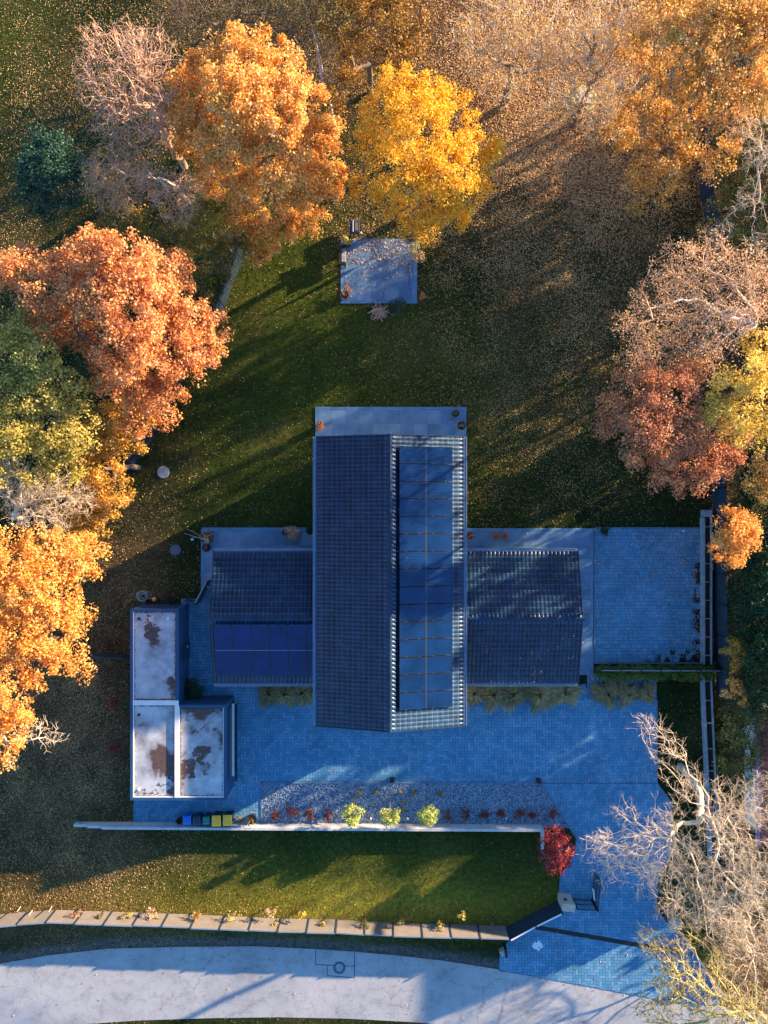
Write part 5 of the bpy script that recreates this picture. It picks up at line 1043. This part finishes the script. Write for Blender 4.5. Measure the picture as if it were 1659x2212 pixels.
# ------------------------------------------------------------------ trees
tree('oak_tree', 'tall bright orange oak, the largest crown in the upper left, beside the golden tree', (610, 470),
     [(540, 110, 12.2, 1.25), (605, 155, 11.2, 1.4), (470, 150, 11.2, 1.4), (415, 185, 10.2, 1.1), (505, 215, 12.7, 1.7), (585, 240, 12.2, 1.8), (425, 270, 10.2, 1.3), (655, 215, 9.2, 1.2), (500, 320, 10.7, 1.7), (600, 340, 10.7, 1.8), (690, 300, 6.2, 1.5), (535, 390, 8.2, 1.6), (650, 400, 6.7, 1.8), (710, 380, 4.2, 1.3), (600, 490, 4.2, 1.5), (530, 470, 4.2, 1.3), (665, 480, 3.2, 1.2), (560, 540, 2.5, .9), (420, 330, 8.2, 1.1), (470, 395, 6.2, 1.2)], 'orange', leaf=.17, n_each=80, trunk_r=.35, secondary=('bright', .5))
tree('golden_tree', 'vivid golden yellow tree above the seating terrace', (880, 470),
     [(865, 195, 12, 1.2), (930, 205, 12, 1.1), (830, 255, 11, 1.4), (905, 285, 13, 1.8), (985, 255, 11, 1.2), (1025, 330, 10, 1.3), (1062, 350, 9, .8), (965, 370, 11, 1.7), (865, 370, 11, 1.6), (800, 320, 8, 1.1), (1000, 420, 8, 1.2), (925, 445, 8, 1.3), (845, 440, 7, 1.0), (925, 500, 5, .8), (975, 475, 6, .9), (785, 410, 6, .8), (885, 485, 5.5, .8), (1040, 400, 7, .7)], 'gold', leaf=.15, n_each=85, trunk_r=.28, k=.3)
tree('amber_tree', 'dull amber and brown tree at the top edge left of centre', (800, 200), [(740, 30, 8, 1.8), (820, 60, 9, 1.9), (885, 35, 9, 1.5), (860, 130, 8, 1.3), (770, 110, 6, 1.3), (800, -20, 8, 2), (745, 190, 5, 1.2), (900, 110, 7, .8), (720, 250, 4, .9)], 'brown', leaf=.15, n_each=60, dens=.8, secondary=('amber', .25), trunk_r=.25)
tree('birch_tree', 'white-barked birch leaning between dark brush at the top', (725, 290), [(650, 20, 9, 1.2), (690, -20, 9, 1.5), (620, 60, 8, 1.0), (680, 90, 7, .9)], None, 'birch', trunk_r=.18, bare=1, twig=2, attr=26, rmin=.011, twigm='twig_dark')
tree('brushwood', 'grey brown leafless thicket along the top edge beside the orange oak', (470, 70), [(430, 40, 3.5, 2.2), (520, 10, 3.5, 2.4), (600, 60, 3.5, 2.0), (690, 200, 3, 2.2), (700, 130, 3.5, 2), (380, 10, 3, 1.8), (640, 10, 4, 2)], None, 'twig_dark', trunk_r=.12, bare=1, twig=3, attr=26, rmin=.012, cat='thicket')
tree('undergrowth_tree', 'olive brown bushy undergrowth tree at the top edge between birch and amber tree', (700, 60), [(660, 30, 4, 1.4), (610, 20, 4, 1.2), (720, 60, 4, 1.2), (700, 180, 3, .9)], 'olive', leaf=.14, n_each=40, dens=.6, trunk_r=.12, cat='shrub')
tree('chestnut_tree', 'leafless pinkish tree with upswept branches in the upper left', (400, 362),
     [(330, 120, 12.5, 1.7), (260, 110, 12.5, 1.5), (210, 90, 12.5, 1.0), (290, 200, 12.5, 2.0), (215, 190, 12.5, 1.5), (345, 200, 11.5, 1.4), (240, 270, 11.0, 1.6), (310, 280, 11.0, 1.6), (190, 150, 12.5, 1.0), (300, 90, 13.5, 1.0), (355, 290, 9.5, 1.1)], None, 'bark_pink', trunk_r=.25, bare=1, twig=2, attr=20, rmin=.022, buds=.3, k=.6, twiglen=.6)
tree('birch_tree', 'small leafless white-limbed birch with pink twigs below the chestnut', (410, 440), [(230, 380, 9.0, 1.5), (290, 370, 9.5, 1.5), (340, 400, 10.0, 1.5), (400, 415, 9.0, 1.3), (385, 450, 9.0, 1.2), (250, 430, 8.5, 1.2), (205, 360, 8.5, .8)], 'pink', 'birch', trunk_r=.12, bare=1, twig=3, attr=30, rmin=.012, leaf=.09, n_each=12, cr=.45, twigm='bark_pink')
tree('spruce', 'dark blue green conifer on the far left below the leafless tree', (118, 395), [(105, 325, 5, 1.1), (82, 352, 4.5, 1.0), (135, 345, 4.5, 1.2), (85, 405, 4.5, 1.3), (130, 410, 4, 1.4), (100, 365, 6, 1.3), (155, 380, 3.5, .9), (110, 450, 3, .8), (72, 385, 3.5, .7)], 'spruce', leaf=.16, n_each=80, dens=1.2, cr=.5, trunk_r=.15, cat='conifer')
tree('undergrowth_tree', 'dark olive mass of shrubs under the pink-twigged birch', (330, 560), [(270, 480, 4, 1.3), (330, 500, 4, 1.5), (390, 540, 4, 1.4), (440, 560, 4, 1.3), (300, 540, 3.5, 1.2), (450, 480, 5, 1.4), (500, 540, 3.5, 1.1), (410, 600, 3, 1.1), (440, 620, 2.5, 1.0), (500, 600, 2.5, .6)], 'olive', leaf=.13, n_each=55, trunk_r=.14, secondary=('amber', .35), cat='shrub')
tree('undergrowth_tree', 'brown twiggy bush at the lower rim of the orange oak', (500, 545), [(490, 510, 4, 1.1), (520, 550, 3.5, .9), (470, 560, 3.5, .9)], 'pink', leaf=.08, n_each=18, bare=1, twig=2, attr=26, trunk_r=.08, cat='shrub')
tree('oak_tree', 'broad salmon-orange oak reaching in from the left edge', (380, 800),
     [(40, 600, 11.4, 1.3), (90, 630, 11.9, 1.6), (150, 590, 11.4, 1.2), (210, 560, 12.4, 1.5), (270, 580, 12.9, 1.7), (210, 640, 12.4, 1.6), (330, 600, 11.9, 1.5), (370, 650, 10.9, 1.5), (290, 670, 12.9, 1.8), (420, 700, 9.4, 1.4), (445, 750, 8.4, 1.2), (360, 740, 10.4, 1.6), (280, 760, 11.4, 1.7), (400, 800, 8.4, 1.4), (350, 840, 7.9, 1.3), (240, 810, 9.9, 1.5), (110, 700, 10.9, 1.2), (170, 720, 10.4, 1.2), (300, 850, 8.4, 1.3), (465, 700, 7.4, .9), (380, 590, 9.4, 1.0), (60, 560, 10.4, .7), (290, 900, 7.4, 1.1), (350, 890, 6.4, .9)], 'salmon', leaf=.17, n_each=72, trunk_r=.38)
tree('ash_tree', 'yellow green tree at the left edge below the salmon oak', (150, 900), [(30, 770, 11.8, 1.5), (90, 770, 11.8, 1.3), (50, 850, 11.3, 1.5), (120, 830, 11.3, 1.3), (160, 860, 10.3, 1.2), (40, 930, 10.8, 1.6), (110, 930, 10.3, 1.5), (170, 950, 9.3, 1.4), (-10, 850, 11.3, 1.5), (20, 700, 11.3, 1.3), (60, 1000, 9.8, 1.5), (140, 1010, 8.8, 1.4), (10, 980, 10.3, 1.3)], 'lime', leaf=.17, n_each=55, dens=.85, trunk_r=.28)
tree('maple_tree', 'golden brown tree between the salmon oak and the left lawn edge', (300, 1010), [(300, 930, 5.5, 1.3), (250, 960, 6, 1.4), (210, 1000, 6, 1.5), (240, 1050, 5.5, 1.4), (200, 1080, 5, 1.4), (150, 1080, 5, 1.5), (270, 900, 5.5, 1.2), (220, 920, 6, 1.2), (225, 1120, 4.5, 1.1), (180, 1130, 4.5, 1.2)], 'amber', leaf=.15, n_each=75, trunk_r=.22, secondary=('bright', .4))
tree('hawthorn_tree', 'bare tan-branched tree across the left edge above the bright orange tree', (60, 1120), [(20, 1040, 8, 1.5), (80, 1050, 8, 1.5), (140, 1070, 7.5, 1.3), (50, 1100, 8, 1.3), (120, 1120, 7.5, 1.1), (10, 1000, 8, 1.1), (180, 1080, 7, .9)], None, 'bark_pale', trunk_r=.2, bare=1, twig=3, attr=32, rmin=.015, k=.5)
tree('maple_tree', 'brilliant orange tree filling the lower left edge beside the garages', (120, 1380),
     [(30, 1200, 10, 1.5), (95, 1190, 9.5, 1.4), (150, 1210, 9, 1.3), (195, 1190, 8, 1.0), (60, 1270, 10, 1.6), (130, 1280, 9, 1.3), (0, 1280, 10, 1.5), (40, 1360, 9.5, 1.5), (110, 1360, 9, 1.4), (150, 1410, 8, 1.1), (20, 1450, 9, 1.5), (85, 1440, 8.5, 1.2), (170, 1330, 7.5, .9), (20, 1530, 9, 1.4), (65, 1530, 8, .8), (10, 1600, 9, 1.1), (205, 1240, 6, .7), (175, 1445, 7, .6), (-20, 1370, 9.5, 1.5)], 'bright', leaf=.17, n_each=72, trunk_r=.32, dens=.95)
tree('hawthorn_tree', 'crooked bare bough sticking out below the brilliant orange tree', (30, 1560), [(90, 1585, 7, .9), (125, 1590, 7, .6), (50, 1580, 7, .8), (20, 1650, 7, .5)], None, 'bark_pale', trunk_r=.1, bare=1, twig=2, attr=22, rmin=.02)
# upper right wood
tree('beech_tree', 'leafless tree with a dark leaning trunk in the upper right wood', (1090, 230), [(1060, 40, 12, 2.0), (1150, 30, 12, 2.2), (1110, 110, 11, 2.0), (1010, 90, 10, 1.6), (1180, 110, 10, 1.6), (1100, 190, 7, 1.4), (1050, 160, 8, 1.5)], 'orange', 'bark', trunk_r=.28, bare=1, twig=2, attr=20, rmin=.014, leaf=.13, n_each=13, cr=.6, twigm='bark_pale')
tree('beech_tree', 'leafless tree spreading fine pale twigs over the stone slab', (1235, 270), [(1240, 60, 11, 2.2), (1320, 40, 11, 2.2), (1230, 150, 9, 2.0), (1310, 150, 9, 1.9), (1200, 220, 6.5, 1.6), (1290, 240, 6, 1.8), (1340, 200, 7, 1.6), (1330, 280, 4, 1.2)], 'orange', 'bark', trunk_r=.25, bare=1, twig=2, attr=20, rmin=.014, leaf=.13, n_each=11, cr=.6, twigm='bark_pale')
tree('oak_tree', 'loose copper-leaved tree filling the upper right corner', (1480, 300),
     [(1430, 60, 11, 1.8), (1500, 90, 12, 1.9), (1570, 50, 12, 1.9), (1630, 60, 12, 1.8), (1600, 140, 11, 1.8), (1640, 190, 10, 1.4), (1530, 190, 10, 1.7), (1450, 170, 9, 1.6), (1570, 260, 8, 1.4), (1490, 260, 8, 1.5), (1400, 250, 7, 1.5), (1440, 330, 6, 1.5), (1380, 340, 5, 1.3), (1500, 350, 6, 1.3), (1430, 400, 4.5, 1.2), (1330, 290, 5, 1.2), (1560, 330, 6.5, 1.0), (1380, 420, 3.5, 1.0), (1450, 20, 10, 1.5), (1650, 0, 12, 1.5), (1360, 120, 8, 1.3)], 'orange', leaf=.17, n_each=44, dens=.95, trunk_r=.34, secondary=('amber', .3))
tree('thorn_bush', 'tiny yellow branch tuft hanging over the navy fence in the upper right', (1500, 500), [(1525, 490, 3, .5), (1515, 510, 3, .4)], 'yellow', leaf=.13, n_each=30, trunk_r=.05, cat='bush')
tree('evergreen_shrub', 'green evergreen mass behind the navy fence in the upper right', (1610, 430), [(1580, 370, 4, 1.3), (1620, 420, 4.5, 1.5), (1600, 480, 4, 1.4), (1640, 330, 5, 1.4), (1650, 500, 4, 1.3), (1600, 530, 3, 1.0), (1645, 260, 6, 1.4), (1570, 430, 3, .9)], 'olive', leaf=.13, n_each=75, trunk_r=.15, secondary=('lime', .3), cat='shrub')
tree('ash_tree', 'bare white-limbed tree reaching in from the right edge near the top', (1690, 420), [(1600, 280, 9, 1.1), (1640, 260, 9, 1.2), (1630, 350, 9, 1.2), (1650, 330, 9, 1.0), (1610, 440, 8, 1.2), (1560, 500, 6.5, .9), (1640, 520, 7, 1.0)], None, 'bark_pale', trunk_r=.16, bare=1, twig=2, attr=24, rmin=.014)
tree('birch_tree', 'wide birch with white limbs and sparse pinkish leaves on the right', (1600, 720),
     [(1460, 580, 10.0, 1.6), (1520, 560, 11.0, 1.6), (1590, 570, 12.0, 1.6), (1640, 600, 12.0, 1.5), (1420, 650, 9.0, 1.5), (1490, 640, 11.0, 1.7), (1570, 650, 12.0, 1.8), (1640, 680, 11.0, 1.5), (1400, 720, 8.5, 1.4), (1470, 720, 10.0, 1.6), (1550, 730, 11.0, 1.6), (1370, 780, 7.5, 1.2), (1440, 780, 9.0, 1.4), (1520, 790, 9.0, 1.3), (1350, 700, 7.0, .9)], 'pink', 'birch', leaf=.12, n_each=18, bare=1, twig=2, attr=20, rmin=.012, trunk_r=.19, cr=.5, twigm='bark_pink')
tree('maple_tree', 'rust orange maple on the right below the pinkish birch', (1520, 930),
     [(1380, 840, 10.0, 1.5), (1330, 900, 9.0, 1.1), (1300, 920, 8.5, .6), (1400, 900, 10.5, 1.5), (1450, 860, 10.5, 1.5), (1370, 950, 9.5, 1.3), (1440, 950, 9.5, 1.6), (1500, 930, 9.5, 1.4), (1430, 1010, 8.0, 1.2), (1500, 1010, 7.5, 1.5), (1550, 990, 7.5, 1.2), (1480, 810, 9.5, 1.0), (1460, 1040, 6.5, .8), (1580, 960, 7.5, 1.0), (1590, 930, 7.5, .8)], 'rust', leaf=.15, n_each=64, trunk_r=.24, secondary=('salmon', .3))
tree('maple_tree', 'clear yellow tree at the right edge beside the rust maple', (1600, 860), [(1640, 750, 10.5, 1.0), (1620, 810, 11.0, 1.2), (1560, 850, 10.5, 1.2), (1540, 900, 10.0, 1.0), (1600, 900, 10.5, 1.1), (1645, 870, 10.5, 1.2), (1580, 940, 9.5, .9), (1640, 930, 9.5, 1.0), (1655, 800, 10.5, 1.0)], 'yellow', leaf=.16, n_each=66, dens=.9, trunk_r=.2)
tree('young_maple', 'small glowing yellow orange tree over the blue fence on the right', (1560, 1160), [(1580, 1135, 7.5, 1.0), (1605, 1165, 7.5, .9), (1560, 1160, 7.0, .8), (1590, 1195, 6.5, .8), (1625, 1145, 7.0, .6), (1550, 1190, 6.0, .5), (1585, 1110, 7.5, .4)], 'bright', leaf=.15, n_each=66, trunk_r=.09, cr=.4)
tree('young_maple', 'orange and green sapling crown over the ivy hedge, upper of two', (1590, 1415), [(1580, 1395, 4, .5), (1595, 1420, 4, .6), (1600, 1445, 3.5, .4), (1570, 1405, 4, .35)], 'amber', leaf=.14, n_each=44, trunk_r=.05, cr=.3, group='saplings in the ivy hedge'); tree('young_maple', 'loose orange sapling crown over the ivy hedge, lower of two', (1595, 1490), [(1585, 1480, 4, .5), (1605, 1500, 4, .6), (1620, 1485, 3.8, .4), (1575, 1495, 4, .4)], 'bright', leaf=.14, n_each=36, trunk_r=.05, cr=.3, group='saplings in the ivy hedge')
tree('maple_tree', 'orange branch end entering at the right edge above the glowing tree', (1680, 1030), [(1640, 1030, 6, .9), (1660, 1060, 6, .8), (1650, 1000, 6, .7)], 'orange', leaf=.15, n_each=60, trunk_r=.1)
tree('hedge', 'dense dark green ivy hedge along the right edge behind the blue fence', (1620, 1300), [(1622 + 20 * ((i * 37) % 3 - 1) * .9, 1010 + i * 30, 3.2 + .7 * math.sin(i * 2.1), 1.2) for i in range(18)] + [(1648, 1000 + i * 36, 4.2, 1.4) for i in range(15)], 'dark', leaf=.13, n_each=90, dens=.9, trunk_r=.12, cat='hedge')
tree('hedge', 'bright green sunlit hedge top at the right edge behind the glowing tree', (1650, 1070), [(1650, 1070, 5, 1.0), (1655, 1110, 5, .9), (1625, 1060, 4.6, .7)], 'lime', leaf=.12, n_each=60, trunk_r=.08, cat='hedge')
tree('hedge', 'clipped low green hedge between the square court and the small gravel bed', (1400, 1452), [(1298 + i * 14.5, 1453, .8, .47) for i in range(17)], 'hedge', leaf=.09, n_each=70, dens=1.3, cr=.26, trunk_r=.03, cat='hedge')
tree('evergreen_shrub', 'olive green shrub mass between trough wall and neighbour roof', (1600, 1600), [(1590, 1540, 2.6, 1.0), (1615, 1570, 3, 1.1), (1585, 1590, 2.6, 1.0), (1610, 1620, 2.8, 1.0), (1580, 1640, 2.4, .9), (1620, 1530, 3, .9), (1600, 1680, 2.4, .9)], 'olive', leaf=.12, n_each=75, trunk_r=.1, secondary=('lime', .3), cat='shrub')
# lower right
tree('walnut_tree', 'large leafless tree with pale sunlit boughs over the driveway at the lower right', (1470, 1655),
     [(1400, 1570, 10, .9), (1440, 1620, 10, 1.2), (1480, 1690, 10, 1.3), (1290, 1830, 11, 1.1), (1350, 1840, 11, 1.4), (1420, 1830, 12, 1.8), (1320, 1880, 10, 1.0), (1395, 1895, 11, 1.2), (1480, 1880, 12, 1.9), (1550, 1830, 13, 2.0), (1620, 1800, 13, 2.0), (1450, 1955, 10, 1.1), (1530, 1950, 12, 1.8), (1600, 1920, 13, 2.0), (1650, 1880, 13, 1.8), (1570, 2020, 11, 1.7), (1640, 2010, 12, 1.7), (1560, 1740, 11, 1.6), (1640, 1720, 12, 1.6), (1350, 1760, 9, .9), (1440, 1770, 10, 1.3)], None, 'bark_pale', trunk_r=.30, bare=1, twig=3, attr=21, rmin=.011, k=.42, twiglen=.6)
tree('walnut_tree', 'leafless yellowish tree with red buds in the bottom right foreground', (1640, 2190), [(1400, 2040, 12, 1.0), (1440, 2070, 12, 1.1), (1480, 2030, 12, 1.0), (1430, 2120, 12, 1.0), (1480, 2110, 13, 1.2), (1520, 2150, 13, 1.3), (1400, 2180, 12, 1.0), (1460, 2190, 13, 1.3), (1540, 2080, 12, 1.0), (1560, 2200, 14, 1.4), (1620, 2180, 14, 1.4)], None, 'bark_moss', trunk_r=.26, bare=1, twig=3, attr=22, rmin=.018, buds=.3, k=.4)
tree('thicket', 'dense golden brown twiggy thicket in the lower right corner', (1610, 2040), [(1560, 1960, 3.5, 1.4), (1620, 1960, 3.5, 1.6), (1600, 2030, 3.5, 1.5), (1650, 2060, 3.5, 1.6), (1570, 2100, 3, 1.4), (1620, 2130, 3, 1.5), (1650, 1880, 3.5, 1.4), (1590, 2170, 3, 1.4), (1660, 2190, 3, 1.3)], 'amber', 'bark_pale', leaf=.09, n_each=14, bare=1, twig=3, attr=13, rmin=.012, trunk_r=.1, cat='thicket', cr=.5)
tree('japanese_maple', 'crimson Japanese maple at the corner of the garden wall', (1212, 1822), [(1192, 1810, 2.2, .75), (1212, 1825, 2.4, .8), (1188, 1840, 2.2, .7), (1205, 1862, 2.0, .7), (1190, 1868, 1.8, .45), (1222, 1868, 1.9, .4)], 'red', 'bark_pale', leaf=.11, n_each=44, cr=.30, trunk_r=.05)
# unseen tree masses added past the right edge to block the low sun
def far_mass(name, spec, mat, n_each=26, leaf=.55):
    cen = np.array([[x + rng.normal(0, r * .5), y + rng.normal(0, r * .5), h * rng.uniform(.25, 1)] for x, y, r, h in spec for _ in range(24)])
    V, Fc = clump_leaves(cen, np.full(len(cen), 1.7), n_each, leaf, np.array([40, 0, 5])); o = tag(arr_mesh(name, V, Fc, M[mat]), 'unseen tree masses added beyond the right edge to shade the garden', 'wood', kind='stuff'); return o
SPEC = [(32, 8, 2.4, 10), (34, 13, 2.6, 10), (33, -1.5, 2.2, 9.5), (36, -4, 2.2, 9), (40, 10, 2.6, 11.5), (41, 16, 2.6, 11.5), (37, 19, 2.6, 10.5), (35, 24, 2.6, 10), (40, 27, 2.6, 11), (35, -8, 1.6, 6.5), (36, -12, 2, 5.5), (34, -17, 2.2, 4.5), (37, -22, 2.2, 3.5),
        (46, 20, 3, 12.5), (48, -1, 3, 11.5), (46, 5, 1.8, 9), (34, 4, 2.2, 7.5), (31, -5, 1.6, 5.5), (33, 19, 2.4, 9), (38, 5, 2, 8), (31, 13, 2, 8), (30, 22, 2.2, 8), (34, 32, 2.6, 8.5), (40, 36, 2.8, 9.5), (33, 37, 2.2, 6), (46, 33, 3, 11), (38, 32, 2.4, 9)]
far_mass('shade_trees', SPEC, 'olive')
